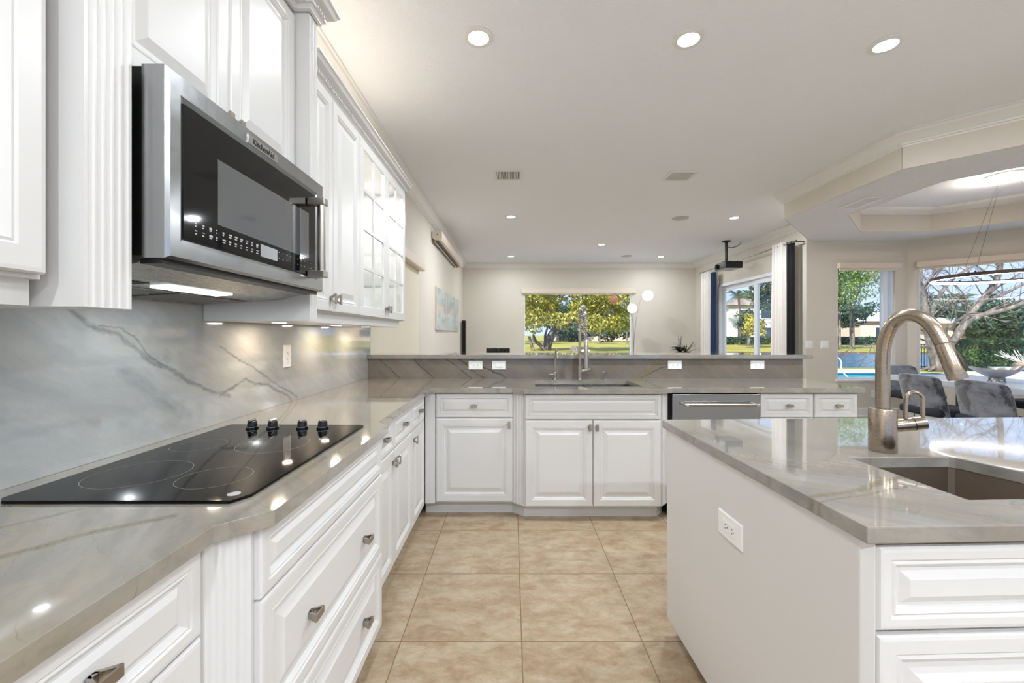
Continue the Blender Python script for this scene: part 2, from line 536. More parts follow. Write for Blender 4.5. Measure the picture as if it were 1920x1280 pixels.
# velvet
k = N('velvet_grey', 0.55, 0, (0.1, 0.1, 0.1, 1)); M['velvet_grey'] = k.m
p = k.obj()
a = k.noise(p, 6.5, 5, 0.65, 0.4)
c = k.ramp(a, [(0.40, srgb(44, 48, 58)), (0.47, srgb(98, 101, 112)), (0.62, srgb(128, 132, 144))])
b2 = k.noise(k.mapping(p, (1, 1, 2)), 26, 3)
c = k.mix(k.ramp(b2, [(0.28, 0.5), (0.36, 0.0)]), c, srgb(50, 52, 62))
k.color(c); k.b.inputs['Sheen Weight'].default_value = 0.6
simple('velvet_dark', srgb(34, 38, 50), 0.8)
k = N('curtain_white', 0.85, 0, srgb(232, 226, 220)); M['curtain_white'] = k.m
k.b.inputs['Transmission Weight'].default_value = 0.0

# nature
def leafmat(name, cols, trans=0.3):
    k = N(name, 0.55, 0); M[name] = k.m
    c = k.ramp(k.noise(k.pos(), 1.7, 4, 0.7), [(0.3, cols[0]), (0.5, cols[1]), (0.68, cols[2])])
    k.color(c)
    tl = k.n('ShaderNodeBsdfTranslucent'); k.l(c, tl.inputs[0])
    mx = k.n('ShaderNodeMixShader'); mx.inputs[0].default_value = trans
    k.l(k.b.outputs[0], mx.inputs[1]); k.l(tl.outputs[0], mx.inputs[2]); k.l(mx.outputs[0], k.out.inputs[0])
leafmat('leaf_yellow', (srgb(104, 116, 40), srgb(186, 176, 70), srgb(238, 226, 140)))
leafmat('leaf_green', (srgb(66, 98, 58), srgb(124, 150, 82), srgb(206, 206, 120)))
leafmat('leaf_deep', (srgb(40, 66, 58), srgb(64, 92, 72), srgb(104, 126, 88)))
leafmat('leaf_palm', (srgb(54, 78, 58), srgb(88, 110, 68), srgb(140, 146, 84)))
leafmat('leaf_hedge', (srgb(26, 52, 40), srgb(44, 74, 50), srgb(98, 122, 70)))
k = N('bark_grey', 0.9); M['bark_grey'] = k.m
k.color(k.ramp(k.noise(k.mapping(k.pos(), (1, 1, 0.4)), 6, 6, 0.7), [(0.35, srgb(70, 62, 60)), (0.55, srgb(122, 112, 106)), (0.7, srgb(186, 176, 166))]))
k = N('bark_brown', 0.9); M['bark_brown'] = k.m
k.color(k.ramp(k.noise(k.pos(), 5, 5, 0.7), [(0.35, srgb(66, 54, 48)), (0.65, srgb(132, 112, 96))]))
k = N('lawn_grass', 0.9); M['lawn_grass'] = k.m
k.color(k.ramp(k.noise(k.mapping(k.pos(), (0.25, 1, 1)), 0.35, 6, 0.7), [(0.35, srgb(106, 118, 48)), (0.5, srgb(158, 146, 58)), (0.68, srgb(178, 160, 76))]))
k = N('lake_water', 0.2, 0, srgb(46, 92, 112)); M['lake_water'] = k.m
p = k.pos(); wv = k.noise(k.mapping(p, (0.35, 1.2, 1)), 5.0, 4, 0.65)
k.bump(wv, 0.55, 0.12)
k.color(k.ramp(k.noise(k.mapping(p, (0.3, 1, 1)), 1.2, 4), [(0.35, srgb(14, 76, 112)), (0.65, srgb(44, 112, 140))]))
k = N('pool_water', 0.05, 0, srgb(60, 200, 195)); M['pool_water'] = k.m
p = k.pos(); k.color(k.ramp(k.noise(k.mapping(p, (0.5, 1, 1)), 4, 5, 0.7), [(0.35, srgb(20, 176, 160)), (0.6, srgb(80, 216, 192)), (0.75, srgb(190, 245, 235))]))
k.bump(k.noise(p, 6, 3), 0.3, 0.03)
# art print
k = N('art_print', 0.12, 0); M['art_print'] = k.m
p = k.pos(); sx = k.n('ShaderNodeSeparateXYZ'); k.l(p, sx.inputs[0])
zz = k.math('DIVIDE', k.math('SUBTRACT', sx.outputs[2], 1.36), 0.70)
c = k.ramp(zz, [(0.0, srgb(178, 200, 208)), (0.4, srgb(196, 206, 206)), (0.55, srgb(212, 190, 176)), (0.62, srgb(168, 186, 190)), (1.0, srgb(188, 204, 204))])
c = k.mix(k.ramp(k.noise(k.mapping(p, (1, 1, 3)), 1.6, 4), [(0.5, 0.0), (0.6, 0.6)]), c, srgb(140, 156, 158))
k.color(c)

# ================================================================== ROOM SHELL
XL, XR, YF, YB, ZC, ZN = -1.235, 4.62, 10.75, -3.2, 3.07, 2.756
NOOK = [(3.48, 3.8), (3.48, 5.43), (4.68, 6.7), (6.21, 6.7), (7.42, 5.49), (7.42, 3.8), (6.21, 2.6), (4.68, 2.6)]
TRAY = [(4.13, 4.10), (4.13, 5.25), (4.99, 6.12), (6.00, 6.12), (6.78, 5.32), (6.78, 4.02), (5.98, 3.22), (4.97, 3.22)]
struct(MB().box(XL - 0.2, 7.7, YB - 0.2, YF + 0.2, -0.12, 0.0).build('floor', M['travertine_tile']))
main = [(XL - 0.15, YB - 0.15), (4.83, YB - 0.15), (4.83, 2.45), (3.48, 3.8), (3.48, 5.43), (4.68, 6.7), (4.77, 6.7), (4.77, YF + 0.15), (XL - 0.15, YF + 0.15)]
struct(MB().prism([main], ZC, ZC + 0.15).build('ceiling', M['ceiling_texture']))
struct(MB().prism([NOOK, TRAY], ZN, ZN + 0.03).build('ceiling_nook', M['soffit_texture']))
struct(MB().prism([[(x, y) for x, y in NOOK]], ZC + 0.01, ZC + 0.15).build('ceiling_tray', M['ceiling_texture']))
# fascia of the dropped nook ceiling (open sides) and the tray sides
def slab_wall(mb, p, q, z0, z1, t):
    p = Vector(p); q = Vector(q); d = (q - p).normalized(); n = Vector((d.y, -d.x)) * t
    a = [p, q, q + n, p + n]
    return mb.prism([[(v.x, v.y) for v in a]], z0, z1)
m = MB()
for i in ((7, 0), (0, 1), (1, 2)):
    slab_wall(m, NOOK[i[0]], NOOK[i[1]], ZN - 0.001, ZC + 0.01, -0.012)
struct(m.build('wall_fascia', M['wall_cream']))
m = MB()
for i in range(8):
    slab_wall(m, TRAY[i], TRAY[(i + 1) % 8], ZN - 0.001, ZC + 0.01, 0.012)
struct(m.build('wall_tray', M['wall_cream']))

def wall_with_holes(name, fr, L, Ht, holes, t=0.15, z0=0.0, mat='wall_cream'):
    """wall in frame fr (face at c=0, body behind), holes (a0,a1,b0,b1)"""
    m = MB()
    xs = sorted(set([0, L] + [h[0] for h in holes] + [h[1] for h in holes]))
    for a0, a1 in zip(xs[:-1], xs[1:]):
        hs = sorted([h for h in holes if h[0] <= a0 + 1e-6 and h[1] >= a1 - 1e-6], key=lambda h: h[2])
        b = z0
        for h in hs:
            if h[2] > b + 1e-6: m.fbox(fr, a0, a1, b, h[2], -t, 0)
            b = h[3]
        if b < Ht: m.fbox(fr, a0, a1, b, Ht, -t, 0)
    return struct(m.build(name, M[mat]))
FL = F((XL, YB, 0), (0, 1, 0), (1, 0, 0))
wall_with_holes('wall_left', FL, YF - YB + 0.15, ZC, [])
FFar = F((XL, YF, 0), (1, 0, 0), (0, -1, 0))
wall_with_holes('wall_far', FFar, XR - XL, ZC, [(0.30 - XL, 3.02 - XL, 0.79, 2.36)])
# right wall: face looks toward -x ; frame u runs toward -y
FR = F((XR, YF + 0.15, 0), (0, -1, 0), (-1, 0, 0))
DY0, DY1 = 7.10, 9.55
wall_with_holes('wall_right', FR, YF + 0.15 - 6.85, ZC, [(YF + 0.15 - DY1, YF + 0.15 - DY0, 0.0, 2.39)])
FA = F((XR, 6.7, 0), (1, 0, 0), (0, -1, 0))
WA0, WA1 = 5.11, 6.02
wall_with_holes('wall_nook_back', FA, 6.21 - XR, ZC, [(WA0 - XR, WA1 - XR, 0.578, 2.36)])
d45 = Vector((7.42 - 6.21, 5.49 - 6.7, 0)); LB = d45.length; d45.normalize()
FB = F((6.21, 6.7, 0), d45, Vector((-d45.y * -1, -d45.x, 0)) if False else Vector((-0.7071, -0.7071, 0)))
wall_with_holes('wall_nook_angle', FB, LB, ZC, [(0.115, LB - 0.12, 0.578, 2.36)])
FC = F((7.42, 5.49, 0), (0, -1, 0), (-1, 0, 0))
wall_with_holes('wall_nook_side', FC, 5.49 - 3.8, ZC, [(0.12, 1.57, 0.578, 2.36)])
FD = F((7.42, 3.8, 0), (6.21 - 7.42, 2.6 - 3.8, 0), (-0.7071, 0.7071, 0))
wall_with_holes('wall_nook_return', FD, Vector((1.21, 1.2)).length, ZC, [])
FE = F((6.21, 2.6, 0), (-1, 0, 0), (0, 1, 0))
wall_with_holes('wall_nook_front', FE, 6.21 - 4.68, ZC, [])
FK = F((4.68, 2.6, 0), (0, -1, 0), (-1, 0, 0))
wall_with_holes('wall_kitchen_right', FK, 2.6 - YB, ZC, [(2.2, 4.6, 0.8, 2.35)])
FBk = F((4.68, YB, 0), (-1, 0, 0), (0, 1, 0))
wall_with_holes('wall_behind', FBk, 4.68 - XL, ZC, [(0.9, 5.4, 0.0, 2.45)])

CROWN = [(0, 0.0), (0.125, 0), (0.125, 0.016), (0.112, 0.02), (0.108, 0.038), (0.088, 0.05), (0.060, 0.072), (0.044, 0.088), (0.034, 0.092), (0.030, 0.104), (0.014, 0.108), (0.012, 0.119), (0, 0.121)]
def crown(name, path, z=ZC, prof=CROWN, closed=False):
    return struct(MB().mould(path, z, prof, closed).build(name, M['trim_white'], smooth=30))
# path keeps the room on its left
crown('trim_crown_main', [(4.68, 2.6), (4.68, YB), (XL, YB)][::-1] and [(XL, YB), (4.68, YB), (4.68, 2.6 - 0.01)])
crown('trim_crown_nook_header', [(4.68, 2.6), (3.48, 3.8), (3.48, 5.43), (4.64, 6.66)])
crown('trim_crown_living', [(XR, 6.62), (XR, YF), (XL, YF), (XL, YB)])
small = [(o * 0.8, d * 0.8) for o, d in CROWN]
crown('trim_crown_tray', TRAY[::-1], ZC + 0.01, small, True) if False else crown('trim_crown_tray', [TRAY[0], TRAY[7], TRAY[6], TRAY[5], TRAY[4], TRAY[3], TRAY[2], TRAY[1]], ZC + 0.01, small, True)
BASE = [(0, 0.13), (0.006, 0.13), (0.012, 0.118), (0.012, 0.02), (0.016, 0.0), (0, 0)]
def base(name, path):
    prof = [(o, -d) for o, d in BASE]
    return struct(MB().mould(path, 0.0, prof).build(name, M['trim_white']))
base('baseboard_far', [(XR, YF), (XL, YF), (XL, 4.05)])
base('baseboard_right', [(XR, DY1 + 0.06), (XR, YF)])
base('baseboard_nook', [(6.21, 2.6), (7.42, 3.8), (7.42, 5.49), (6.21, 6.7), (XR, 6.7), (XR, DY0 - 0.06)])

def window(name, fr, a0, a1, b0, b1, muntin=None, fw=0.05, glassmat='window_glass'):
    m = MB()
    for (p0, p1, q0, q1) in ((a0, a1, b0, b0 + fw), (a0, a1, b1 - fw, b1), (a0, a0 + fw, b0 + fw, b1 - fw), (a1 - fw, a1, b0 + fw, b1 - fw)):
        m.fbox(fr, p0, p1, q0, q1, -0.10, -0.03)
    if muntin:
        for u in muntin: m.fbox(fr, u - 0.035, u + 0.035, b0 + fw, b1 - fw, -0.10, -0.03)
    o = struct(m.build(name, M['vinyl_white'], bevel=0.004))
    g = MB().fbox(fr, a0 + fw, a1 - fw, b0 + fw, b1 - fw, -0.068, -0.062).build('window_pane', M[glassmat], o)
    s = MB().fbox(fr, a0 - 0.03, a1 + 0.03, b0 - 0.03, b0 + 0.002, -0.03, 0.03).build('window_sill', M['trim_white'], o, bevel=0.004)
    return o
window('window_1', FFar, 0.30 - XL, 3.02 - XL, 0.79, 2.36, fw=0.03)
window('window_2', FA, WA0 - XR, WA1 - XR, 0.578, 2.36, [WA1 - XR - 0.13], fw=0.03)
window('window_3', FB, 0.115, LB - 0.12, 0.578, 2.36, fw=0.028)
window('window_4_unseen', FC, 0.12, 1.57, 0.578, 2.36, fw=0.035)  # unseen side window, kept open to let light into the nook
window('window_6_added', FK, 2.2, 4.6, 0.8, 2.35, [3.4])  # unseen window, added to bring daylight up to the ceiling
window('window_5_added', FBk, 0.9, 5.4, 0.02, 2.45, [2.0, 3.15, 4.3])  # unseen glazing, widened so sun on the floor bounces to the ceiling

# roller shade cassettes over the windows
def shade(fr, a0, a1, z0, z1, label, out=0.07, drop=None):
    o = fr.p((a0 + a1) / 2, z0, 0.0)
    t = thing('roller_shade', o, label, 'roller shade')
    MB().fbox(fr, a0, a1, z0, z1, 0.002, out).build('cassette', M['cream_plastic'], t, bevel=0.006)
    MB().fbox(fr, a0 + 0.02, a1 - 0.02, z0 - 0.03, z0, 0.02, 0.03).build('shade_fabric', M['cream_cloth'], t)
    return t
shade(FFar, 0.24 - XL, 3.11 - XL, 2.315, 2.43, 'cream roller shade cassette above the wide window in the far wall')
shade(FA, 5.10 - XR, 6.07 - XR, 2.315, 2.405, 'short cream roller shade cassette above the narrow nook window')
shade(FB, 0.10, LB - 0.03, 2.315, 2.405, 'long cream roller shade cassette above the big window behind the ring pendant')
# closed shade on the left wall
t = thing('roller_shade', (XL, 4.7, 2.15), 'closed cream roller shade on the left wall beyond the glass cabinets', 'roller shade')
MB().box(XL + 0.002, XL + 0.085, 3.702, 5.68, 2.12, 2.24).build('cassette', M['cream_plastic'], t, bevel=0.015)
MB().box(XL + 0.003, XL + 0.007, 3.704, 5.60, 0.75, 2.125).build('shade_fabric', M['cream_cloth'], t)
MB().box(XL + 0.003, XL + 0.02, 3.83, 5.60, 0.72, 0.75).build('bottom_rail', M['cream_plastic'], t)

# sliding glass door in the right wall
o = struct(MB().fbox(FR, YF + .15 - DY1, YF + .15 - DY1 + 0.06, 0, 2.39, -0.13, 0.015)
           .fbox(FR, YF + .15 - DY0 - 0.06, YF + .15 - DY0, 0, 2.39, -0.13, 0.015)
           .fbox(FR, YF + .15 - DY1 + 0.06, YF + .15 - DY0 - 0.06, 2.33, 2.39, -0.13, 0.015)
           .fbox(FR, YF + .15 - DY1 + 0.06, YF + .15 - DY0 - 0.06, 0, 0.03, -0.13, 0.0).build('door_1', M['vinyl_white'], bevel=0.004))
def leaf(y0, y1, c0, c1):
    A0, A1 = YF + .15 - y1, YF + .15 - y0
    m = MB()
    for (p0, p1, q0, q1) in ((A0, A1, 0.03, 0.14), (A0, A1, 2.24, 2.33), (A0, A0 + 0.10, 0.14, 2.24), (A1 - 0.10, A1, 0.14, 2.24)):
        m.fbox(FR, p0, p1, q0, q1, c0, c1)
    s = m.build('door_leaf', M['vinyl_white'], o, bevel=0.004)
    MB().fbox(FR, A0 + 0.10, A1 - 0.10, 0.14, 2.24, (c0 + c1) / 2 - 0.003, (c0 + c1) / 2 + 0.003).build('door_glass', M['window_glass'], s)
leaf(8.13, 9.49, -0.10, -0.065); leaf(7.16, 8.20, -0.06, -0.025)

# half wall behind the bar
YS = 3.64
struct(MB().box(-1.05, 2.478, YS + 0.022, YS + 0.16, 0, 1.078).box(-1.229, -1.05, YS + 0.022, YS + 0.16, 0, 1.078).build('wall_bar', M['wall_cream']))
struct(MB().box(2.478, 2.492, YS + 0.024, YS + 0.158, 0, 1.078).build('trim_bar_end', M['trim_white'], bevel=0.003))

# ================================================================== COUNTERS
ZT, TH = 0.914, 0.034
ZU = ZT - TH
XS = -1.23
SINK = [(0.17, 3.055), (0.94, 3.055), (0.94, 3.477), (0.17, 3.477)]
L = [(XS, 0.12), (-0.588, 0.12), (-0.585, 0.836), (-0.507, 0.912), (-0.511, 1.765), (-0.573, 1.823), (-0.571, 2.97), (0.0, 2.97), (0.087, 2.906),
     (1.006, 2.906), (1.12, 2.97), (2.462, 2.972), (2.462, YS - 0.002), (XS, YS - 0.002)]
ct = tag(MB().prism([L, SINK], ZU, ZT).build('countertop', M['quartzite_top'], bevel=0.003),
         'continuous grey stone worktop wrapping the cooktop run and the back sink run', 'countertop')
tag(MB().prism([[(-1.232, YS - 0.03), (2.548, YS - 0.03), (2.54, YS + 0.32), (2.50, YS + 0.36), (-1.232, YS + 0.36)]], 1.08, 1.114).build('bar_top', M['quartzite_edge'], bevel=0.003),
    'long raised grey stone bar ledge behind the back sink', 'bar top')
tag(MB().box(-1.2335, XS + 0.0005, 0.12, YS + 0.06, ZT + 0.0005, 1.455).build('backsplash', M['quartzite_splash']),
    'tall grey stone backsplash with dark veins on the left wall', 'backsplash')
tag(MB().box(XS + 0.001, 2.478, YS, YS + 0.022, ZT + 0.0005, 1.0795).build('backsplash', M['quartzite_bar']),
    'low taupe stone backsplash with outlets under the bar ledge', 'backsplash')

# ================================================================== CABINETS
DOORP = [(0, 0.014), (0.003, 0.019), (0.010, 0.020), (0.046, 0.020), (0.050, 0.0165), (0.055, 0.018), (0.060, 0.0145), (0.066, 0.010), (0.074, 0.010), (0.100, 0.0185)]
DRAWP = [(0, 0.014), (0.003, 0.019), (0.009, 0.020), (0.024, 0.020), (0.027, 0.0165), (0.031, 0.018), (0.035, 0.0145), (0.040, 0.010), (0.045, 0.010), (0.058, 0.0175)]
BIGP = [(0, 0.014), (0.003, 0.019), (0.010, 0.020), (0.036, 0.020), (0.041, 0.016), (0.047, 0.0185), (0.054, 0.0145), (0.060, 0.009), (0.070, 0.009), (0.096, 0.0185)]
Wt = M['cabinet_white']
def knob(fr, a, b, parent, vert=False, c=0.02):
    """open triangular pull: stem, two splayed arms and a front bar"""
    m = MB(); w = 0.009
    def P(s, o, side):  # s along the pull, o out, side across
        return fr.p(a + (side if vert else s), b + (s if vert else side), c + o)
    for s0, o0, s1, o1, th in ((-0.004, 0.0, -0.020, 0.026, 0.004), (0.004, 0.0, 0.020, 0.026, 0.004)):
        m.hexa([P(s0 - th, o0, -w), P(s0 + th, o0, -w), P(s0 + th, o0, w), P(s0 - th, o0, w), P(s1 - th, o1, -w), P(s1 + th, o1, -w), P(s1 + th, o1, w), P(s1 - th, o1, w)])
    m.hexa([P(-0.024, 0.025, -w), P(0.024, 0.025, -w), P(0.024, 0.025, w), P(-0.024, 0.025, w), P(-0.022, 0.029, -w), P(0.022, 0.029, -w), P(0.022, 0.029, w), P(-0.022, 0.029, w)])
    m.hexa([P(-0.006, 0.0, -w), P(0.006, 0.0, -w), P(0.006, 0.0, w), P(-0.006, 0.0, w), P(-0.007, 0.008, -w), P(0.007, 0.008, -w), P(0.007, 0.008, w), P(-0.007, 0.008, w)])
    return m.build('knob', M['nickel'], parent)
def front(kind, fr, a0, a1, b0, b1, parent, prof=None, knobs=()):
    prof = prof or (DOORP if kind == 'door' else DRAWP)
    d = MB().panel(fr, a0, a1, b0, b1, 0.001, prof).build(kind, Wt, parent)
    for k in knobs: knob(fr, k[0], k[1], d, k[2] if len(k) > 2 else (kind == 'door'))
    return d
def carcass(fr, a0, a1, b0, b1, depth, parent, toe=0.07, inset=0.0):
    m = MB().fbox(fr, a0, a1, b0, b1, -depth, 0)
    m.build('carcass', Wt, parent)
    if toe: MB().fbox(fr, a0, a1, 0, b0, -depth, -toe).build('toe_kick', Wt, parent)
def pilaster(fr, a0, a1, b0, b1, c0, c1, parent, n=4, name='pilaster'):
    """fluted strip: cross-section in (a,c) with round grooves"""
    pts = [(a0, c0), (a0, c1)]
    w = a1 - a0; mg = w * 0.05; g = (w - 2 * mg) / n
    for i in range(n):
        s = a0 + mg + g * i + g * 0.12; e = s + g * 0.76
        for k in range(7):
            q = k / 6; pts.append((s + (e - s) * q, c1 - 0.0045 * math.sin(math.pi * q)))
    pts += [(a1, c1), (a1, c0)]
    lo = [fr.p(a, b0, c) for a, c in pts]
    return MB().extr(lo, (0, 0, b1 - b0)).build(name, Wt, parent, smooth=40)

# --- back run, faces toward the camera
FBk2 = F((0, 3.02, 0), (1, 0, 0), (0, -1, 0))     # carcass face; fronts end at Y 3.0
c1 = thing('base_cabinet', (-0.27, 3.3, 0), 'white base cabinet with one drawer over one door left of the back sink', 'cabinet')
carcass(FBk2, -0.540, 0.010, 0.10, ZU, 0.60, c1)
front('drawer', FBk2, -0.534, 0.006, 0.703, 0.872, c1, None, [(-0.268, 0.786, False)])
front('door', FBk2, -0.534, 0.006, 0.111, 0.697, c1, None, [(-0.020, 0.655)])
tag(MB().box(-0.610, -0.541, 3.0, 3.03, 0.10, ZU).box(-0.625, -0.541, 3.09, 3.11, 0, 0.10).build('filler_panel', Wt), 'plain white filler strip in the inner corner of the cabinets', 'filler panel')
# sink cabinet, stands 65 mm proud with fluted canted posts
FS = F((0, 2.955, 0), (1, 0, 0), (0, -1, 0))
c2 = thing('sink_cabinet', (0.56, 3.3, 0), 'white sink cabinet with false drawer over two doors, fluted canted posts', 'cabinet')
m = MB().prism([[(0.012, 3.02), (0.085, 2.955), (1.030, 2.955), (1.092, 3.02), (1.092, 3.62), (0.012, 3.62)]], 0.10, 0.60)
m.box(0.012, 1.092, 3.60, 3.62, 0.60, ZU).box(0.085, 1.03, 2.955, 2.975, 0.60, ZU).box(0.012, 0.03, 3.02, 3.62, 0.60, ZU).box(1.074, 1.092, 3.02, 3.62, 0.60, ZU)
m.build('carcass', Wt, c2)
MB().prism([[(0.0, 3.09), (0.085, 3.022), (1.024, 3.022), (1.085, 3.09), (1.085, 3.5), (0.0, 3.5)]], 0.0, 0.10).build('toe_kick', Wt, c2)
front('false_drawer', FS, 0.092, 1.025, 0.702, 0.872, c2, DRAWP)
front('door', FS, 0.092, 0.5555, 0.103, 0.696, c2, None, [(0.533, 0.650)])
front('door', FS, 0.5600, 1.025, 0.103, 0.696, c2, None, [(0.583, 0.650)])
dv = Vector((0.085 - 0.012, 2.955 - 3.02, 0)); Ld = dv.length; dn = dv.normalized()
pilaster(F((0.012, 3.02, 0), dn, Vector((dn.y, -dn.x, 0))), 0.004, Ld - 0.004, 0.10, ZU, -0.01, 0.010, c2, 3)
dv = Vector((1.092 - 1.030, 0.065, 0)); Ld = dv.length; dn = dv.normalized()
pilaster(F((1.030, 2.955, 0), dn, Vector((dn.y, -dn.x, 0))), 0.004, Ld - 0.004, 0.10, ZU, -0.01, 0.010, c2, 3)
# dishwasher
dw = thing('dishwasher', (1.43, 3.3, 0), 'stainless steel dishwasher with bar handle under the back worktop', 'dishwasher')
MB().box(1.100, 1.742, 3.03, 3.6, 0.02, ZU - 0.003).build('tub', M['black_plastic'], dw)
MB().fbox(F((0, 3.03, 0), (1, 0, 0), (0, -1, 0)), 1.123, 1.736, 0.09, 0.868, 0.001, 0.045).build('door', M['stainless_door'], dw, bevel=0.004)
hm = MB().tube([(1.19, 2.935, 0.802), (1.70, 2.935, 0.802)], 0.010, 14)
hm.build('handle', M['nickel'], dw, smooth=40)
for hx in (1.20, 1.69):
    MB().tube([(hx, 2.986, 0.802), (hx, 2.935, 0.802)], 0.009, 12).lathe((hx - 0.012, 2.935, 0.802), [(0.0135, 0), (0.0135, 0.024)], 16, (1, 0, 0)).build('handle_bracket', M['chrome'], dw, smooth=40)
MB().box(1.118, 1.14, 2.99, 3.02, 0.0, 0.085).build('foot', M['black_plastic'], dw)
# right hand drawer cabinets
for (a0, a1, lab) in ((1.746, 2.122, 'white base cabinet with a drawer, next to the dishwasher'), (2.128, 2.432, 'white base cabinet with a drawer at the right end of the back run')):
    c3 = thing('base_cabinet', ((a0 + a1) / 2, 3.3, 0), lab, 'cabinet')
    carcass(FBk2, a0 - 0.002, a1 + 0.002, 0.10, ZU, 0.60, c3)
    front('drawer', FBk2, a0 + 0.002, a1 - 0.002, 0.703, 0.872, c3, None, [((a0 + a1) / 2 + 0.01, 0.788, False)])
    front('door', FBk2, a0 + 0.002, a1 - 0.002, 0.111, 0.697, c3, None, [(a1 - 0.03, 0.65)])

# --- left run beyond the cooktop
FLr = F((-0.625, 0, 0), (0, 1, 0), (1, 0, 0))
c4 = thing('base_cabinet', (-0.9, 2.2, 0), 'white left-run base cabinet with two drawers over two doors, beyond the cooktop drawers', 'cabinet')
carcass(FLr, 1.832, 2.588, 0.10, ZU, 0.60, c4)
front('drawer', FLr, 1.838, 2.183, 0.703, 0.872, c4, None, [(2.02, 0.788, False)])
front('drawer', FLr, 2.189, 2.583, 0.703, 0.872, c4, None, [(2.386, 0.788, False)])
front('door', FLr, 1.838, 2.183, 0.111, 0.697, c4, None, [(2.160, 0.640)])
front('door', FLr, 2.189, 2.583, 0.111, 0.697, c4, None, [(2.214, 0.640)])
c5 = thing('base_cabinet', (-0.9, 2.77, 0), 'narrow white left-run base cabinet with drawer and door, beside the inner corner', 'cabinet')
carcass(FLr, 2.590, 2.992, 0.10, ZU, 0.60, c5)
front('drawer', FLr, 2.593, 2.950, 0.703, 0.872, c5, None, [(2.790, 0.788, False)])
front('door', FLr, 2.593, 2.950, 0.111, 0.697, c5, None, [(2.622, 0.640)])
# --- cooktop base
FCk = F((-0.555, 0, 0), (0, 1, 0), (1, 0, 0))
c6 = thing('drawer_cabinet', (-0.85, 1.33, 0), 'white three-tier drawer cabinet with fluted canted posts under the cooktop', 'cabinet')
MB().prism([[(-1.222, 0.842), (-0.625, 0.842), (-0.553, 0.906), (-0.553, 1.762), (-0.625, 1.830), (-1.222, 1.830)]], 0.09, ZU).build('carcass', Wt, c6)
MB().prism([[(-1.222, 0.85), (-0.68, 0.85), (-0.615, 0.92), (-0.615, 1.75), (-0.68, 1.82), (-1.222, 1.82)]], 0.0, 0.09).build('toe_kick', Wt, c6)
front('false_drawer', FCk, 0.912, 1.756, 0.722, 0.874, c6, BIGP[:-1] + [(0.062, 0.0175)] if False else [(0, 0.014), (0.003, 0.019), (0.010, 0.020), (0.026, 0.020), (0.030, 0.0165), (0.034, 0.0185), (0.039, 0.0145), (0.044, 0.010), (0.049, 0.010), (0.060, 0.0175)])
front('drawer', FCk, 0.912, 1.756, 0.398, 0.716, c6, BIGP, [(1.13, 0.550, False), (1.54, 0.550, False)])
front('drawer', FCk, 0.912, 1.756, 0.096, 0.392, c6, BIGP, [(1.13, 0.250, False), (1.54, 0.250, False)])
for (pa, pb) in (((-0.622, 0.842), (-0.553, 0.906)), ((-0.553, 1.762), (-0.625, 1.830))):
    dv = Vector((pb[0] - pa[0], pb[1] - pa[1], 0)); Ld = dv.length; dn = dv.normalized()
    pilaster(F((pa[0], pa[1], 0), dn, Vector((dn.y, -dn.x, 0))), (-0.017 if pa[1] < 1 else 0.003), Ld - 0.003, 0.09, ZU, -0.01, 0.010, c6, 4)
# --- near left cabinet
c7 = thing('base_cabinet', (-0.9, 0.6, 0), 'nearest white left-run base cabinet with a drawer over a door, before the cooktop', 'cabinet')
carcass(FLr, 0.14, 0.838, 0.10, ZU, 0.60, c7)
front('drawer', FLr, 0.385, 0.832, 0.706, 0.874, c7, [(0, 0.014), (0.003, 0.019), (0.010, 0.020), (0.026, 0.020), (0.030, 0.0165), (0.034, 0.0185), (0.039, 0.0145), (0.044, 0.010), (0.049, 0.010), (0.060, 0.0175)], [(0.612, 0.792, False)])
front('door', FLr, 0.385, 0.832, 0.104, 0.700, c7, None, [(0.42, 0.64)])
front('drawer', FLr, 0.145, 0.380, 0.706, 0.874, c7)
front('door', FLr, 0.145, 0.380, 0.104, 0.700, c7)

# ================================================================== ISLAND
ang = R(1.92); IO = Vector((0.6925, 0.831, 0)); iex = Vector((math.cos(ang), math.sin(ang), 0)); iey = Vector((-math.sin(ang), math.cos(ang), 0))
def il(a, b): q = IO + iex * a + iey * b; return (q.x, q.y)
slab = [il(0, 0), il(2.05, 0), il(2.05, 1.045), il(0.008, 1.045), il(0, 1.035)]
HOLE = [(1.030, 1.301), (1.037, 0.967), (1.430, 0.985), (1.402, 1.155), (1.352, 1.300), (1.340, 1.309)]
tag(MB().prism([slab, HOLE], ZU, ZT).build('island_countertop', M['quartzite_island'], bevel=0.003), 'grey stone island worktop with a small prep sink cut in it', 'countertop')
isl = thing('island_cabinet', (IO + iex * 1.0 + iey * 0.5), 'white kitchen island cabinet with plain end panel and near-side drawers', 'cabinet')
HB = 0.60
m = MB().prism([[il(0.030, 0.036), il(2.0, 0.036), il(2.0, 1.010), il(0.030, 1.010)]], 0.072, HB)
for (a0, a1, b0, b1) in ((0.03, 0.05, 0.036, 1.01), (1.98, 2.0, 0.036, 1.01), (0.05, 1.98, 0.036, 0.056), (0.05, 1.98, 0.99, 1.01)):
    m.prism([[il(a0, b0), il(a1, b0), il(a1, b1), il(a0, b1)]], HB, ZU - 0.006)
m.build('carcass', Wt, isl)
MB().prism([[il(0.010, 0.030), il(0.028, 0.012), il(0.028, 1.012), il(0.010, 1.012)]], 0.070, ZU - 0.002).build('end_panel', Wt, isl, bevel=0.003)
MB().prism([[il(0.09, 0.10), il(1.95, 0.10), il(1.95, 0.95), il(0.09, 0.95)]], 0.0, 0.072).build('toe_kick', Wt, isl)
MB().prism([[il(0.028, 0.020), il(2.0, 0.020), il(2.0, 0.034), il(0.028, 0.034)]], ZU - 0.008, ZU - 0.001).build('shim_strip', M['plywood'], isl)
FI = F((*il(0, 0.034), 0), iex, -iey)
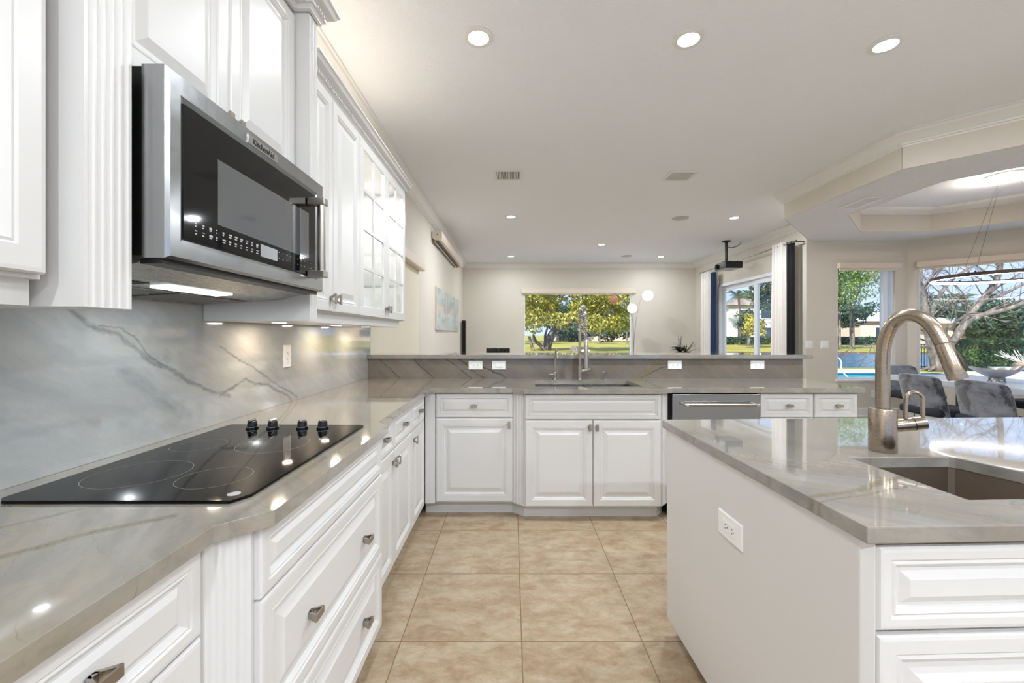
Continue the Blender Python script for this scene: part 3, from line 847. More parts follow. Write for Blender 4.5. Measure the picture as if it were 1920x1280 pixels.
ID = [(0, 0.012), (0.006, 0.019), (0.012, 0.020), (0.026, 0.020), (0.031, 0.016), (0.036, 0.0185), (0.042, 0.0145), (0.047, 0.009), (0.053, 0.009), (0.068, 0.0175)]
front('drawer', FI, 0.034, 0.96, 0.698, 0.868, isl, ID, [(0.50, 0.785, False)])
front('drawer', FI, 0.034, 0.96, 0.394, 0.690, isl, BIGP, [(0.50, 0.55, False)])
front('drawer', FI, 0.034, 0.96, 0.080, 0.388, isl, BIGP, [(0.50, 0.24, False)])
front('drawer', FI, 0.966, 1.46, 0.698, 0.868, isl, ID, [(1.2, 0.785, False)])
front('door', FI, 0.966, 1.46, 0.080, 0.690, isl)
front('door', FI, 1.466, 1.98, 0.080, 0.868, isl)

# sinks
def basin(name, hole, z1, depth, label, mat, t=0.004, grow=0.006):
    c = Vector((sum(p[0] for p in hole) / len(hole), sum(p[1] for p in hole) / len(hole)))
    def g(d): return [tuple((c + (Vector(p) - c) * ((Vector(p) - c).length + d) / (Vector(p) - c).length)) for p in hole]
    o = thing(name, (c.x, c.y, z1 - depth), label, 'sink')
    inn = g(grow); out = g(grow + t); fl = g(grow + 0.02)
    m = MB().prism([out, inn], z1 - depth, z1 - 0.001).prism([fl, inn], z1 - 0.003, z1 - 0.001)
    m.build('bowl_wall', M[mat], o, bevel=0.002)
    m = MB().prism([out], z1 - depth - 0.004, z1 - depth).build('bowl_floor', M[mat], o)
    MB().lathe((c.x, c.y, z1 - depth), [(0.045, 0), (0.045, 0.003), (0.03, 0.001), (0.0, 0.001)], 24).build('drain', M['chrome'], o, smooth=40)
    return o
sp = basin('prep_sink', HOLE, ZU, 0.20, 'small stainless prep sink sunk into the island worktop', 'sink_steel')
sb = basin('kitchen_sink', SINK, ZU, 0.23, 'long stainless sink under the spring faucet in the back worktop', 'stainless')
# roll-up grid and a pale slab standing for white light in the back sink
t = thing('drying_rack', (0.75, 3.26, 0.86), 'black slatted drying rack laid across the right part of the back sink', 'rack')
m = MB()
for i in range(15):
    x = 0.60 + i * 0.0225; m.tube([(x, 3.062, 0.864), (x, 3.47, 0.864)], 0.0042, 8)
m.build('rods', M['black_plastic'], t)
MB().box(0.590, 0.930, 3.058, 3.070, 0.858, 0.868).build('side_rail', M['black_plastic'], t)
MB().box(0.590, 0.930, 3.462, 3.474, 0.858, 0.868).build('side_rail', M['black_plastic'], t)
tag(MB().box(0.176, 0.585, 3.062, 3.30, 0.850, 0.862).build('sink_light_slab', M['outlet_white'], bevel=0.004), 'pale slab standing for white light inside the left part of the back sink', 'light patch')

# ================================================================== COOKTOP
ck = thing('cooktop', (-0.88, 1.34, ZT), 'black glass electric cooktop with four knobs set in the left worktop', 'cooktop')
CKP = [(-1.152, 0.962), (-1.13, 0.943), (-0.625, 0.943), (-0.600, 0.985), (-0.600, 1.725), (-0.606, 1.735), (-1.152, 1.748)]
MB().prism([CKP], ZT + 0.0005, ZT + 0.007).build('glass_top', M['cooktop_glass'], ck, bevel=0.002)
simple('ring_print', srgb(120, 120, 120), 0.2); simple('logo_print', srgb(170, 170, 172), 0.25)
def ring(cx, cy, r, w=0.0015):
    n = 64; vs = []; fs = []
    for i in range(n):
        q = 2 * math.pi * i / n
        vs += [(cx + math.cos(q) * (r - w), cy + math.sin(q) * (r - w), ZT + 0.0073), (cx + math.cos(q) * r, cy + math.sin(q) * r, ZT + 0.0073)]
    for i in range(n):
        j = (i + 1) % n; fs.append((2 * i, 2 * i + 1, 2 * j + 1, 2 * j))
    MB().add(vs, fs).build('burner_ring', M['ring_print'], ck)
ring(-0.985, 1.13, 0.115); ring(-0.765, 1.10, 0.085); ring(-0.80, 1.43, 0.110); ring(-1.04, 1.42, 0.080)
MB().lathe((-0.642, 0.985, ZT + 0.0071), [(0.0, 0), (0.014, 0), (0.014, 0.0004), (0, 0.0004)], 24).build('badge', M['logo_print'], ck)
for i, kx in enumerate((-1.018, -0.938, -0.822, -0.742)):
    kb = MB().lathe((kx, 1.672, ZT + 0.0072), [(0.022, 0), (0.022, 0.006), (0.018, 0.010), (0.0165, 0.026), (0.015, 0.029), (0, 0.029)], 24).build('knob', M['black_gloss'], ck, smooth=35)
    MB().box(kx - 0.0045, kx + 0.0045, 1.648, 1.690, ZT + 0.0355, ZT + 0.044).build('grip', M['chrome'], kb, bevel=0.002)
    MB().lathe((kx, 1.672, ZT + 0.0125), [(0.0225, 0), (0.0225, 0.002), (0.02, 0.002)], 24).build('knob_skirt', M['chrome'], kb, smooth=40)

# ================================================================== UPPER CABINETS
XU = -0.865                      # carcass face; doors end at -0.845
FU = F((XU, 0, 0), (0, 1, 0), (1, 0, 0))
def rail(y0, y1, parent, mat=Wt):
    return MB().box(-1.2, -0.885, y0, y1, 1.342, 1.39).build('light_rail', mat, parent)
u0 = thing('wall_cabinet', (-1.05, 0.5, 1.34), 'nearest white wall cabinet with raised-panel door, left of the microwave', 'cabinet')
MB().fbox(FU, 0.10, 0.782, 1.39, 2.41, -0.36, 0).build('carcass', Wt, u0)
rail(0.10, 0.782, u0)
front('door', FU, 0.30, 0.776, 1.398, 2.40, u0, None, [(0.33, 1.45)])
front('door', FU, 0.105, 0.296, 1.398, 2.40, u0)
# microwave column
u1 = thing('wall_cabinet', (-1.05, 1.3, 1.34), 'white wall cabinet with fluted posts and two doors above the microwave', 'cabinet')
FM = F((-0.88, 0, 0), (0, 1, 0), (1, 0, 0))
MB().fbox(FM, 0.905, 1.695, 1.878, 2.575, -0.345, 0).build('carcass', Wt, u1)
front('door', FM, 0.910, 1.296, 1.892, 2.55, u1, None, [(1.272, 1.928)])
front('door', FM, 1.300, 1.692, 1.892, 2.55, u1, None, [(1.324, 1.928)])
for (y0, y1) in ((0.800, 0.905), (1.696, 1.765)):
    MB().box(-1.228, -0.815, y0 + 0.002, y1 - 0.002, 1.342, 2.575).build('side_panel', Wt, u1)
    pilaster(F((-0.815, 0, 0), (0, 1, 0), (1, 0, 0)), y0 + 0.002, y1 - 0.002, 1.342, 2.575, 0, 0.010, u1, 5 if y0 < 1 else 4)
CORN = [(0, 0), (0.066, 0), (0.066, 0.008), (0.058, 0.012), (0.050, 0.026), (0.036, 0.034), (0.030, 0.036), (0.030, 0.040), (0.024, 0.042), (0.024, 0.056), (0.016, 0.058), (0.010, 0.068), (0.010, 0.074), (0, 0.078)]
def cornice(path, z, parent):
    o = MB().mould(path, z, [(a, b) for a, b in CORN]).build('cornice', Wt, parent, smooth=30)
    for (p, q) in zip(path[:-1], path[1:]):
        m = MB(); p = Vector((*p, 0)); q = Vector((*q, 0)); d = q - p; n = int(d.length / 0.018)
        if n < 2: continue
        dd = d.normalized(); nn = Vector((-dd.y, dd.x, 0))
        fr = F(p, dd, nn)
        for i in range(n):
            a = i * 0.018 + 0.004
            m.fbox(fr, a, a + 0.009, z - 0.055, z - 0.043, 0.020, 0.0295)
        m.build('dentil_band', Wt, o)
cornice([(-1.22, 1.768), (-0.802, 1.768), (-0.802, 1.690), (-0.862, 1.690), (-0.862, 0.910), (-0.802, 0.910), (-0.802, 0.797), (-1.22, 0.797)], 2.645, u1)
MB().box(-1.228, -0.866, 0.80, 1.765, 2.575, 2.60).build('top_panel', Wt, u1)
# solid door cabinet right of the microwave
u2 = thing('wall_cabinet', (-1.05, 2.05, 1.34), 'white wall cabinet with two solid raised-panel doors right of the microwave', 'cabinet')
MB().fbox(FU, 1.768, 2.374, 1.39, 2.46, -0.36, 0).build('carcass', Wt, u2)
rail(1.768, 2.374, u2)
front('door', FU, 1.772, 2.012, 1.395, 2.398, u2, None, [(1.985, 1.455)])
front('door', FU, 2.016, 2.372, 1.395, 2.398, u2, None, [(2.044, 1.455)])
cornice([(-0.862, 2.375), (-0.862, 1.770)], 2.478, u2)
# glass door cabinet
u3 = thing('wall_cabinet', (-1.05, 2.9, 1.34), 'white wall cabinet with two lit glass doors and shelves', 'cabinet')
Y0, Y1 = 2.376, 3.375
m = MB()
m.box(-1.228, -1.212, Y0, Y1, 1.39, 2.46).box(-1.212, XU, Y0, Y0 + 0.018, 1.39, 2.46).box(-1.212, XU, Y1 - 0.018, Y1, 1.39, 2.46)
m.box(-1.212, XU, Y0 + 0.018, Y1 - 0.018, 1.39, 1.408).box(-1.212, XU, Y0 + 0.018, Y1 - 0.018, 2.38, 2.46)
m.build('carcass', Wt, u3)
rail(Y0, Y1 - 0.03, u3)
for zs in (1.655, 1.90, 2.145):
    MB().box(-1.210, -0.90, Y0 + 0.02, Y1 - 0.02, zs, zs + 0.016).build('shelf', M['cabinet_glass'], u3)
def glassdoor(a0, a1, b0, b1, ks):
    m = MB(); f = 0.055
    fr = FU
    for (p0, p1, q0, q1) in ((a0, a1, b0, b0 + f), (a0, a1, b1 - f, b1), (a0, a0 + f, b0 + f, b1 - f), (a1 - f, a1, b0 + f, b1 - f)):
        m.fbox(fr, p0, p1, q0, q1, 0.001, 0.020)
    d = m.build('glass_door', Wt, u3, bevel=0.003)
    w = MB(); mid = (a0 + a1) / 2; g = 0.008
    w.fbox(fr, mid - g, mid + g, b0 + f, b1 - f, 0.004, 0.018)
    hh = (b1 - b0 - 2 * f)
    for i in (1, 2, 3):
        z = b0 + f + hh * i / 4; w.fbox(fr, a0 + f, a1 - f, z - g, z + g, 0.004, 0.0175)
    w.build('muntins', Wt, d)
    MB().fbox(fr, a0 + f, a1 - f, b0 + f, b1 - f, 0.006, 0.009).build('glass_pane', M['cabinet_glass'], d)
    knob(fr, ks, b0 + 0.06, d, True)
glassdoor(2.379, 2.876, 1.395, 2.398, 2.852)
glassdoor(2.880, 3.372, 1.395, 2.398, 2.904)
cornice([(-1.22, 3.376), (-0.862, 3.376), (-0.862, 2.376)], 2.478, u3)
def arealight(name, loc, size, w, col, parent=None, rot=(0, 0, 0), shape='DISK', size_y=None, spread=None):
    d = bpy.data.lights.new(name, 'AREA'); d.shape = shape; d.size = size
    if size_y: d.size_y = size_y
    d.energy = w; d.color = col
    if spread: d.spread = R(spread)
    o = bpy.data.objects.new(name, d); COL.objects.link(o)
    o.rotation_euler = rot
    o.location = Vector(loc) - (wloc(parent) if parent else Vector((0, 0, 0)))
    if parent: o.parent = parent
    return o
for yy in (2.62, 3.13):
    MB().lathe((-1.04, yy, 2.3795), [(0.03, 0), (0.03, -0.006), (0, -0.006)], 20).build('puck_light', M['warm_lens'], u3)
    arealight('cabinet_lamp', (-1.04, yy, 2.370), 0.05, 3.0, (1, 0.97, 0.94), u3)

# lamps on top of the cabinets washing the ceiling, and pucks beneath
t = thing('strip_light', (-1.05, 2.5, 2.47), 'warm strip light lying on top of the wall cabinets', 'strip light')
MB().box(-1.10, -1.07, 1.80, 3.30, 2.461, 2.475).build('strip_body', M['warm_lens'], t)
arealight('strip_lamp', (-1.02, 2.45, 2.50), 0.04, 0.9, (1, 0.84, 0.66), t, (R(180), R(-18), R(0)), 'RECTANGLE', 1.5)
for i, yy in enumerate((1.98, 2.62, 3.15)):
    t = thing('under_cabinet_light', (-1.08, yy, 1.385), ('small warm puck light under the solid-door wall cabinet', 'small warm puck light under the near glass door', 'small warm puck light under the far glass door')[i], 'puck light', 'puck lights under the wall cabinets')
    MB().lathe((-1.08, yy, 1.3415), [(0.030, 0), (0.030, -0.001), (0, -0.001)], 20).build('lens', M['warm_lens'], t)
    arealight('puck_lamp', (-1.08, yy, 1.338), 0.05, 0.9, (1, 0.80, 0.6), t)

# ================================================================== MICROWAVE
XM = -0.741
mw = thing('microwave', (-1.0, 1.30, 1.4545), 'stainless over-the-range microwave with dark glass door above the cooktop', 'microwave')
MB().prism([[(-1.225, 0.930), (-0.80, 0.930), (-0.80, 1.670), (-1.225, 1.670)]], 1.462, 1.874).build('body', M['black_plastic'], mw)
FX = F((-0.798, 0, 0), (0, 1, 0), (1, 0, 0))
y0, y1, z0, z1 = 0.919, 1.675, 1.4545, 1.872
D = XM + 0.798
m = MB(); gy0, gy1, gz0, gz1 = 0.966, 1.612, 1.506, 1.812
vs = []
rings = [((y0, z0, y1, z1), 0.0), ((y0, z0, y1, z1), D - 0.008), ((y0 + 0.006, z0 + 0.006, y1 - 0.006, z1 - 0.006), D), ((gy0 - 0.012, gz0 - 0.012, gy1 + 0.012, gz1 + 0.012), D), ((gy0, gz0, gy1, gz1), D - 0.006)]
for (a0, b0, a1, b1), c in rings:
    for (a, b) in ((a0, b0), (a1, b0), (a1, b1), (a0, b1)): vs.append(FX.p(a, b, c))
fs = [(3, 2, 1, 0)]
for i in range(4):
    for j in range(4):
        k2 = (j + 1) % 4; fs.append((i * 4 + j, i * 4 + k2, i * 4 + 4 + k2, i * 4 + 4 + j))
fs.append((16, 17, 18, 19))
dr = MB().add(vs, fs).build('door', M['stainless_door'], mw)
MB().fbox(FX, gy0 + 0.0005, gy1 - 0.0005, gz0 + 0.0005, gz1 - 0.0005, D - 0.0058, D - 0.0025).build('door_glass', M['oven_glass'], dr)
MB().fbox(FX, 1.078, 1.560, 1.566, 1.731, D - 0.0024, D - 0.0018).build('door_window', M['oven_window'], dr)
# control strip markings
m = MB()
rr = random.Random(3)
for row, zc in enumerate((1.548, 1.530)):
    y = 1.00
    while y < 1.585:
        if 1.26 < y < 1.36: y += 0.012; continue
        wv_ = rr.uniform(0.004, 0.013) if y < 1.25 else 0.003
        m.fbox(FX, y, y + wv_, zc + rr.uniform(-.002, .002), zc + 0.0035, D - 0.0024, D - 0.0021)
        if y < 1.25: m.fbox(FX, y, y + wv_ * 0.8, zc - 0.006, zc - 0.003, D - 0.0024, D - 0.0021)
        y += 0.024
m.build('control_marking', M['logo_print'], dr)
MB().fbox(FX, 1.262, 1.352, 1.520, 1.556, D - 0.0024, D - 0.0019).build('display', M['display_grey'], dr)
# handle
hd = MB().tube([FX.p(1.560, 1.503, D + 0.045), FX.p(1.560, 1.778, D + 0.045)], 0.0142, 20)
hd = hd.build('handle', M['nickel'], mw, smooth=40)
for zc in (1.508, 1.772):
    MB().fbox(FX, 1.543, 1.577, zc - 0.013, zc + 0.013, D - 0.001, D + 0.062).build('handle_bracket', M['nickel'], hd, bevel=0.003)
# badge with lettering
MB().fbox(FX, 1.195, 1.345, 1.826, 1.852, D - 0.0005, D + 0.003).build('badge', M['chrome'], dr, bevel=0.001)
def lettering(txt, size, mat, parent, loc, rot, depth=0.0004, name='lettering'):
    c = bpy.data.curves.new(name, 'FONT'); c.body = txt; c.size = size; c.extrude = depth
    c.align_x = 'CENTER'; c.align_y = 'CENTER'; c.offset = 0.0002
    tmp = bpy.data.objects.new(name, c); COL.objects.link(tmp)
    bpy.context.view_layer.update()
    me = bpy.data.meshes.new_from_object(tmp.evaluated_get(bpy.context.evaluated_depsgraph_get()))
    bpy.data.objects.remove(tmp)
    me.materials.clear(); me.materials.append(mat)
    o = bpy.data.objects.new(name, me); COL.objects.link(o)
    o.parent = parent; o.location = Vector(loc) - wloc(parent); o.rotation_euler = rot
    return o
lettering('KitchenAid', 0.024, M['black_plastic'], dr, FX.p(1.27, 1.839, D + 0.0034), (R(90), 0, R(90)))
# underside: sloped hood with vents and lamp
m = MB().extr([(-1.225, 0.932, 1.462), (-0.80, 0.932, 1.462), (-0.812, 0.932, 1.448), (-0.90, 0.932, 1.424), (-1.225, 0.932, 1.405)], (0, 0.736, 0))
hood = m.build('hood_base', M['stainless'], mw)
dn = Vector((-0.325, 0, -0.019)).normalized(); up = Vector((0.058, 0, -1)).normalized()
def under(x0, x1, ya, yb, off, name, mat, par, th=0.003):
    def Z(x): return 1.424 + (x + 0.90) / 0.325 * 0.019 - off
    return MB().hexa([(x0, ya, Z(x0) - th), (x1, ya, Z(x1) - th), (x1, yb, Z(x1) - th), (x0, yb, Z(x0) - th), (x0, ya, Z(x0)), (x1, ya, Z(x1)), (x1, yb, Z(x1)), (x0, yb, Z(x0))]).build(name, mat, par)
simple('filter_mesh', srgb(120, 118, 112), 0.5, 0.7)
under(-1.19, -1.02, 0.96, 1.27, 0.0004, 'grease_filter', M['filter_mesh'], hood)
under(-1.19, -1.02, 1.31, 1.64, 0.0004, 'grease_filter', M['filter_mesh'], hood)
under(-0.985, -0.93, 1.16, 1.42, 0.0004, 'lamp_lens', M['hood_lens'], hood)
arealight('hood_lamp', (-0.96, 1.22, 1.412), 0.035, 0.5, (0.9, 0.96, 1), hood)
arealight('hood_lamp', (-0.96, 1.36, 1.412), 0.035, 0.5, (0.9, 0.96, 1), hood)
for k2 in range(7):
    under(-0.975, -0.935, 0.955 + k2 * 0.022, 0.968 + k2 * 0.022, 0.0004, 'vent_slot', M['black_plastic'], hood, 0.0015)
MB().fbox(FX, y0 + 0.01, y1 - 0.01, 1.4435, 1.4545, -0.012, D - 0.02).build('lower_gap', M['black_plastic'], mw)

# ================================================================== FAUCETS
# island pull-down faucet
NK = M['faucet_nickel']
bx, by = 1.194, 1.374
fa = thing('faucet', (bx, by, ZT), 'tall brushed nickel pull-down faucet on the island', 'faucet')
MB().lathe((bx, by, ZT), [(0.036, 0), (0.037, 0.003), (0.037, 0.135), (0.035, 0.138), (0.0, 0.138)], 40).build('base', NK, fa, smooth=35)
TX, TY = 0.0614, -0.174
pp = []
for (p_, q_) in ((1656, 768), (1656, 740), (1656, 700), (1656, 672), (1658, 650), (1662.5, 631), (1670, 613), (1681, 600), (1694, 593), (1708, 590.5), (1722, 593), (1736, 600), (1750, 613), (1761, 630), (1769, 645)):
    g_ = (p_ - 960) / 800 + (1.194 / 1.374 - (1656 - 960) / 800)
    u = max(0, (1.374 * g_ - 1.194) / (TX - TY * g_)) if True else 0
    Yp = by + TY * u
    pp.append((bx + TX * u, Yp, H - (q_ - 626) * Yp / 800))
def cat(P, k=4):
    P = [Vector(p) for p in P]; out = []
    for i in range(len(P) - 1):
        p0 = P[max(i - 1, 0)]; p1 = P[i]; p2 = P[i + 1]; p3 = P[min(i + 2, len(P) - 1)]
        for j in range(k):
            t_ = j / k
            out.append(0.5 * ((2 * p1) + (p2 - p0) * t_ + (2 * p0 - 5 * p1 + 4 * p2 - p3) * t_ ** 2 + (3 * p1 - p0 - 3 * p2 + p3) * t_ ** 3))
    out.append(P[-1]); return out
MB().tube(cat(pp), 0.0190, 28).build('neck', NK, fa, smooth=60)
def fpt(p_, q_):
    g_ = (p_ - 960) / 800
    u = (1.374 * g_ - 1.194) / (TX - TY * g_); Yp = by + TY * u
    return Vector((bx + TX * u, Yp, H - (q_ - 626) * Yp / 800))
h0 = Vector(pp[-1]); h1 = fpt(1797, 711); hdv = (h1 - h0)
sprayh = MB().tube([h0, h0 + hdv * 0.03, h0 + hdv * 0.6, h1 - hdv * 0.03, h1], [0.0192, 0.0200, 0.0215, 0.0225, 0.0215], 28).build('spray_head', NK, fa, smooth=50)
side = hdv.cross(Vector((0, 1, 0.0))).normalized()
ax_ = hdv.normalized(); rt = Vector((0.55, -0.85, 0)); rt = (rt - ax_ * rt.dot(ax_)).normalized()
mm = h0 + hdv * 0.52
MB().tube([mm - ax_ * 0.030 + rt * 0.0185, mm - ax_ * 0.012 + rt * 0.0195, mm + ax_ * 0.020 + rt * 0.0200, mm + ax_ * 0.032 + rt * 0.0195], [0.004, 0.0075, 0.0075, 0.004], 12).build('spray_button', M['bronze'], sprayh, smooth=60)
MB().tube([h0 - hdv * 0.012, h0 + hdv * 0.006], 0.0194, 28).build('seam_ring', M['bronze'], sprayh, smooth=50)
hb = MB().tube([(bx + 0.030, by - 0.008, ZT + 0.082), (bx + 0.068, by - 0.020, ZT + 0.090), (bx + 0.104, by - 0.032, ZT + 0.098)], [0.020, 0.021, 0.021], 24).build('valve_body', NK, fa, smooth=50)
e_ = Vector((bx + 0.088, by - 0.026, ZT + 0.112))
lp = []
for (dx, dz) in ((-0.030, -0.004), (-0.030, 0.03), (-0.028, 0.060), (-0.022, 0.073), (-0.011, 0.079), (0.0, 0.077), (0.009, 0.068), (0.012, 0.055), (0.012, 0.0)):
    lp.append((e_.x + dx, e_.y - dx * 0.3, e_.z + dz))
MB().tube(cat(lp, 4), 0.0062, 12).build('lever', NK, hb, smooth=60)
MB().lathe((bx + 0.075, by - 0.0225, ZT + 0.0915), [(0.0216, 0), (0.0216, 0.002)], 24, (0.92, -0.29, 0.2)).build('seal_ring', M['black_plastic'], hb)

# spring faucet at the back sink
fx, fy = 0.566, 3.565
fb = thing('faucet', (fx, fy, ZT), 'tall chrome spring faucet at the back sink', 'faucet')
MB().lathe((fx, fy, ZT), [(0.026, 0), (0.026, 0.004), (0.022, 0.008), (0.022, 0.105), (0, 0.105)], 24).build('base', M['nickel'], fb, smooth=35)
MB().tube([(fx, fy, ZT + 0.10), (fx, fy, ZT + 0.40)], 0.0115, 16).build('riser', M['nickel'], fb, smooth=40)
arc = []
for i in range(25):
    q = math.pi * i / 24
    arc.append((fx + 0.016 * (1 - math.cos(q)) / 2, fy - 0.105 * (1 - math.cos(q)), ZT + 0.40 + 0.19 * math.sin(q)))
arc += [(fx + 0.016, fy - 0.21, ZT + 0.36), (fx + 0.017, fy - 0.21, ZT + 0.33)]
MB().tube(arc, 0.008, 12).build('hose', M['nickel'], fb, smooth=60)
# helix around the arc
P = cat(arc, 3); n = len(P); hel = []
tot = 40
for i in range(tot * 8):
    s = i / (tot * 8 - 1) * (n - 1.001); a = int(s); f_ = s - a
    p = P[a].lerp(P[a + 1], f_); tdir = (P[min(a + 2, n - 1)] - P[max(a - 1, 0)]).normalized()
    sx_ = Vector((1, 0, 0)); sx_ = (sx_ - tdir * sx_.dot(tdir)).normalized(); b_ = tdir.cross(sx_)
    q = 2 * math.pi * i / 8
    hel.append(p + sx_ * math.cos(q) * 0.018 + b_ * math.sin(q) * 0.018)
MB().tube(hel, 0.0028, 5).build('spring', M['chrome'], fb, smooth=60)
ex_, ey_ = fx + 0.017, fy - 0.21
MB().lathe((ex_, ey_, ZT + 0.335), [(0.012, 0), (0.017, -0.01), (0.017, -0.14), (0.021, -0.19), (0.021, -0.235), (0, -0.235)], 20).build('spray_head', M['nickel'], fb, smooth=40)
MB().tube([(fx, fy, ZT + 0.22), (fx + 0.004, fy - 0.06, ZT + 0.225), (ex_, ey_ + 0.018, ZT + 0.225)], 0.006, 10).build('dock_arm', M['nickel'], fb, smooth=40)
MB().tube([(fx + 0.01, fy - 0.005, ZT + 0.062), (fx + 0.05, fy - 0.02, ZT + 0.072), (fx + 0.088, fy - 0.03, ZT + 0.085)], [0.016, 0.017, 0.017], 18).build('valve_body', M['nickel'], fb, smooth=40)
MB().tube([(fx + 0.070, fy - 0.03, ZT + 0.09), (fx + 0.066, fy - 0.03, ZT + 0.16)], 0.005, 10).build('lever', M['nickel'], fb, smooth=40)
# filter tap
gx, gy = 0.362, 3.57
ft = thing('filter_tap', (gx, gy, ZT), 'slim chrome filtered water tap left of the spring faucet', 'tap')
MB().lathe((gx, gy, ZT), [(0.022, 0), (0.022, 0.004), (0.012, 0.008), (0.012, 0.055), (0.008, 0.06), (0, 0.06)], 20).build('base', M['nickel'], ft, smooth=35)
MB().tube(cat([(gx, gy, ZT + 0.05), (gx, gy, ZT + 0.17), (gx + 0.002, gy - 0.02, ZT + 0.225), (gx + 0.004, gy - 0.06, ZT + 0.245), (gx + 0.006, gy - 0.10, ZT + 0.225), (gx + 0.008, gy - 0.115, ZT + 0.18)]), 0.0062, 12).build('spout', M['nickel'], ft, smooth=60)
MB().tube([(gx - 0.055, gy - 0.01, ZT + 0.040), (gx, gy, ZT + 0.040)], 0.0045, 10).build('lever', M['nickel'], ft, smooth=40)
# soap dispenser
sx0 = 0.776
sd = thing('soap_dispenser', (sx0, 3.56, ZT), 'short chrome soap dispenser right of the spring faucet', 'soap dispenser')
MB().lathe((sx0, 3.56, ZT), [(0.020, 0), (0.020, 0.004), (0.011, 0.007), (0.011, 0.030), (0.006, 0.032), (0.006, 0.050), (0, 0.05)], 20).build('pump', M['nickel'], sd, smooth=35)
MB().tube([(sx0 - 0.014, 3.565, ZT + 0.055), (sx0, 3.56, ZT + 0.057), (sx0, 3.49, ZT + 0.053)], 0.0062, 12).build('nozzle', M['nickel'], sd, smooth=40)

# ================================================================== OUTLETS AND SWITCHES
def outlet(fr, a, b, w, h, label, kind='outlet', gang=1, off=0.0):
    """plate centred at (a,b); w>h means laid sideways"""
    t = thing('wall_' + kind if kind == 'switch' else 'power_outlet', fr.p(a, b, off), label, kind)
    MB().panel(fr, a - w / 2, a + w / 2, b - h / 2, b + h / 2, off, [(0, 0.003), (0.003, 0.006)]).build('cover_plate', M['outlet_white'], t)
    horiz = w > h
    if kind == 'switch':
        n = gang
        for i in range(n):
            ca = a + (i - (n - 1) / 2) * 0.046
            ww, hh = (0.068, 0.036) if (horiz and n == 1) else (0.033, 0.066)
            MB().panel(fr, ca - ww / 2, ca + ww / 2, b - hh / 2, b + hh / 2, off + 0.006, [(0, 0.001), (0.002, 0.0035)]).build('rocker', M['outlet_white'], t)
    else:
        ww, hh = (0.068, 0.036) if horiz else (0.036, 0.068)
        r_ = MB().panel(fr, a - ww / 2, a + ww / 2, b - hh / 2, b + hh / 2, off + 0.006, [(0, 0.0015), (0.001, 0.002)]).build('receptacle', M['outlet_white'], t)
        m = MB()
        for s in (-1, 1):
            for e in (-1, 1):
                if horiz:
                    ca, cb = a + s * 0.018, b + e * 0.006
                    m.fbox(fr, ca - 0.004, ca + 0.004, cb - 0.0012, cb + 0.0012, off + 0.0079, off + 0.0083)
                else:
                    ca, cb = a + e * 0.006, b + s * 0.018
                    m.fbox(fr, ca - 0.0012, ca + 0.0012, cb - 0.004, cb + 0.004, off + 0.0079, off + 0.0083)
            if horiz: m.fbox(fr, a + s * 0.018 + 0.008, a + s * 0.018 + 0.012, b - 0.002, b + 0.002, off + 0.0079, off + 0.0083)
            else: m.fbox(fr, a - 0.002, a + 0.002, b + s * 0.018 - 0.012, b + s * 0.018 - 0.008, off + 0.0079, off + 0.0083)
        m.build('slots', M['dark_slot'], r_)
    return t
FSp = F((XS + 0.0005, 0, 0), (0, 1, 0), (1, 0, 0))
outlet(FSp, 2.33, 1.170, 0.072, 0.122, 'white power outlet on the tall grey left backsplash')
FBs = F((0, YS, 0), (1, 0, 0), (0, -1, 0))
outlet(FBs, -0.311, 1.025, 0.118, 0.074, 'leftmost white power outlet on the low backsplash under the bar')
outlet(FBs, -0.110, 1.025, 0.118, 0.074, 'white rocker switch on the low backsplash left of the filter tap', 'switch')
outlet(FBs, 1.388, 1.027, 0.118, 0.074, 'white power outlet on the low backsplash beside the brown diagonal vein')
outlet(FBs, 2.093, 1.027, 0.118, 0.074, 'white power outlet on the low backsplash near its right end')
FIp = F((*il(0.010, 0.0), 0), -iey, -iex)
outlet(FIp, -0.505, 0.680, 0.135, 0.078, 'white power outlet on the plain end panel of the island')
outlet(FA, (1498 - 960) * 6.7 / 800 - XR + 0.16, H - 20 * 6.7 / 800, 0.12, 0.12, 'white double wall switch beside the black curtain', 'switch', 2)
outlet(FA, (1546 - 960) * 6.7 / 800 - XR, H - 20 * 6.7 / 800, 0.12, 0.12, 'white double wall switch left of the narrow nook window', 'switch', 2)
outlet(FA, (1637 - 960) * 6.7 / 800 - XR, H - 112 * 6.7 / 800, 0.07, 0.12, 'white power outlet low on the wall under the narrow nook window')

# ================================================================== CEILING FIXTURES
def downlight(x, y, label, r=0.092, w=DOWNLIGHT_W, z=ZC, vis=True):
    t = thing('recessed_downlight', (x, y, z), label, 'ceiling light', 'recessed ceiling lights')
    MB().lathe((x, y, z), [(r, 0.0), (r, -0.004), (r * 0.92, -0.008), (r * 0.68, -0.007), (r * 0.66, -0.002)], 40).build('trim_ring', M['trim_white'], t, smooth=40)
    MB().lathe((x, y, z - 0.0045), [(r * 0.665, 0.0), (r * 0.665, 0.001), (0, 0.001)], 40).build('lens', M['downlight_lens'], t)
    arealight('downlight_lamp', (x, y, z - 0.012), r * 1.2, w, (0.88, 0.95, 1.0), t)
    return t
DL = [(-0.202, 2.561, 'large recessed downlight nearest the wall cabinets'), (1.065, 2.575, 'large recessed downlight over the aisle end of the island, middle of three'), (2.302, 2.627, 'large recessed downlight over the island, rightmost of three'),
      (-0.016, 6.47, 'recessed downlight left of centre in the living room, beyond the left vent'), (3.40, 6.53, 'recessed downlight near the ceiling projector'),
      (-0.024, 9.75, 'far recessed downlight left of the far window'), (3.42, 9.82, 'far recessed downlight above the globe floor lamp'), (1.78, 8.476, 'dim recessed downlight in the middle of the living room ceiling')]
